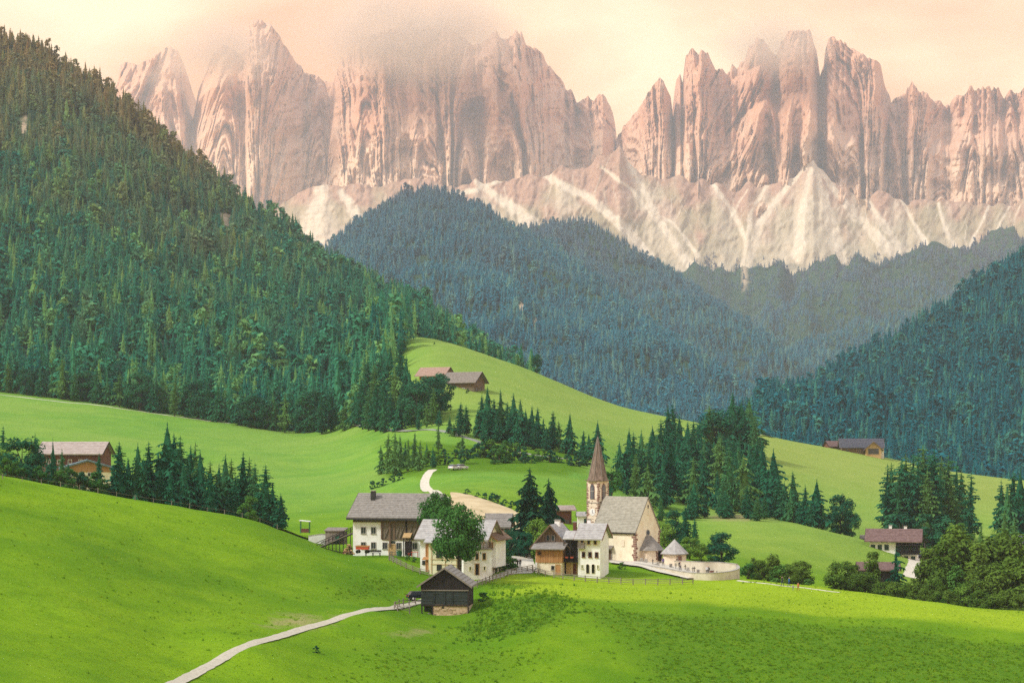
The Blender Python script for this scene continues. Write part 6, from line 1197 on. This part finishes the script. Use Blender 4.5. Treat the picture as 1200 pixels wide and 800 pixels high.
person('person in dark clothes standing on the meadow rim by the round tree', 917, 338.5, 60, (.03, .04, .05), (.04, .05, .10)); person('person in a bright blue jacket on the meadow rim', 924.5, 337.5, 240, (.02, .12, .42), (.03, .06, .2)); person('child in grey standing on the meadow below the rim', 929.5, 331, 0, (.3, .3, .32), (.2, .2, .25), hscale=.62); person('child in orange standing on the meadow below the rim', 935.5, 331, 20, (.6, .22, .10), (.35, .12, .06), hscale=.85)
person('person in white standing in the graveyard', 828.5, 362, 200, (.7, .7, .7), (.03, .03, .03), dz=.4); person('person in black beside the graveyard wall', 830.6, 363, 120, (.02, .02, .02), (.03, .03, .03), dz=.4); person('person in a dark coat at the churchyard steps', 796.5, 366, 180, (.02, .02, .025), (.04, .035, .03), dz=.4); person('person in a pale shirt at the churchyard steps', 797.8, 365, 90, (.5, .42, .36), (.1, .1, .12), dz=.4)
person('person in purple near the church porch', 777, 371, 200, (.2, .15, .35), (.05, .05, .07), dz=.4)
def graves():
    r = random.Random(12); k = 0
    for px, Y in sorted(((786,371),(792,370),(806,367),(812,366),(818,365),(840,362),(846,360),(765,374),(771,373),(757,377),(752,378),(803,371),(814,370))):
        k += 1; p = on(px, Y, .3); c = r.choice([0, 1]); g = tag(empty('grave_marker', p, R(r.uniform(-40, 40))), f"{ordinal(k)} small grave marker from the left in the churchyard", 'grave marker', 'grave markers in the churchyard')
        if c: MB().box(-.3, .3, -.1, .1, -.4, .75).build('stone', MAT['stone_grey'], g)
        else: MB().box(-.05, .05, -.05, .05, -.4, 1.1).box(-.28, .28, -.04, .04, .7, .8).build('cross', MAT['metal_dark'], g)
        MB().box(-.35, .35, -.9, -.12, -.4, .08).build('kerb', MAT['stone_grey'], g)
    b = tag(empty('bin', on(834, 358, .3)), 'reddish barrel standing inside the churchyard wall', 'barrel'); MB().cone((0, 0), .38, .42, -.4, .95, 12).build('drum', MAT['wood_red'], b); MB().cone((0, 0), .44, .44, .95, 1.02, 12).build('rim', MAT['stone_grey'], b)
graves()

# ------------------------------------------------------------------ the air of the valley
def haze():
    m = bpy.data.materials.new('haze'); m.use_nodes = True; nt = m.node_tree; nt.nodes.clear(); MAT['haze'] = m
    v = nt.nodes.new("ShaderNodeVolumePrincipled"); v.inputs['Density'].default_value = 5.6e-5; v.inputs['Color'].default_value = (0.80, 0.87, 0.97, 1); v.inputs['Anisotropy'].default_value = 0.0
    o = nt.nodes.new("ShaderNodeOutputMaterial"); nt.links.new(v.outputs[0], o.inputs['Volume'])
    b = MB().box(-5200, 5200, -300, 10200, -420, 2450).build('haze', m); tag(b, 'thin bluish air filling the whole valley', 'haze', kind='stuff'); b.display_type = 'WIRE'
haze()

def summit_cloud(label, px, row, Y, sx, sy, sz, dens, seed, thr=0.42, colour=(1, .84, .70)):
    """a bank of cloud clinging to the summits: soft lumps of vapour"""
    m = bpy.data.materials.new('summit_cloud'); m.use_nodes = True; nt = m.node_tree; nt.nodes.clear()
    tc = nt.nodes.new("ShaderNodeTexCoord"); ln = nt.nodes.new("ShaderNodeVectorMath"); ln.operation = 'LENGTH'; nt.links.new(tc.outputs['Object'], ln.inputs[0])
    mp = nt.nodes.new("ShaderNodeMapping"); mp.inputs['Location'].default_value = (seed * 3.1, seed * 1.7, 0); mp.inputs['Scale'].default_value = (max(1, sx / 260), 1.0, max(0.8, sz / 260)); nt.links.new(tc.outputs['Object'], mp.inputs[0])
    n = nt.nodes.new("ShaderNodeTexNoise"); n.inputs['Scale'].default_value = 1.5; n.inputs['Detail'].default_value = 4; n.inputs['Roughness'].default_value = 0.5; nt.links.new(mp.outputs[0], n.inputs['Vector'])
    fall = rng_(nt, ln.outputs['Value'], 0.25, 0.97, 1.0, 0.0); d = math_(nt, 'MULTIPLY', rng_(nt, n.outputs[0], thr, thr + 0.25), fall); d = math_(nt, 'MULTIPLY', math_(nt, 'POWER', d, 1.2), dens)
    v = nt.nodes.new("ShaderNodeVolumePrincipled"); v.inputs['Color'].default_value = (*colour, 1); v.inputs['Anisotropy'].default_value = -0.4; nt.links.new(d, v.inputs['Density'])
    o = nt.nodes.new("ShaderNodeOutputMaterial"); nt.links.new(v.outputs[0], o.inputs['Volume'])
    mb = MB(); nl, ns = 10, 20; mb.v = [(math.sin(math.pi*a/nl)*math.cos(2*math.pi*b/ns), math.sin(math.pi*a/nl)*math.sin(2*math.pi*b/ns), math.cos(math.pi*a/nl)) for a in range(nl + 1) for b in range(ns)]; mb.f = [(a*ns + b, (a+1)*ns + b, (a+1)*ns + (b+1) % ns, a*ns + (b+1) % ns) for a in range(nl) for b in range(ns)]
    c = mb.build('summit_cloud', m, None, P(px, row, Y)); c.scale = (sx, sy, sz); c.data.validate(); tag(c, label, 'summit_cloud', kind='stuff'); c.display_type = 'WIRE'
summit_cloud('cloud bank hiding the top of the broad rock wall', 480, 40, 7850, 560, 420, 250, 0.008, 1, 0.27)
summit_cloud('wisp of cloud round the leaning tooth', 258, 58, 8000, 300, 260, 170, 0.008, 2, 0.27)
summit_cloud('wisp of cloud on the tallest rock towers', 905, 54, 7500, 300, 260, 150, 0.007, 3, 0.30)
summit_cloud('faint cloud at the foot of the paired pale peaks', 196, 84, 8450, 160, 200, 110, 0.004, 4, 0.36)
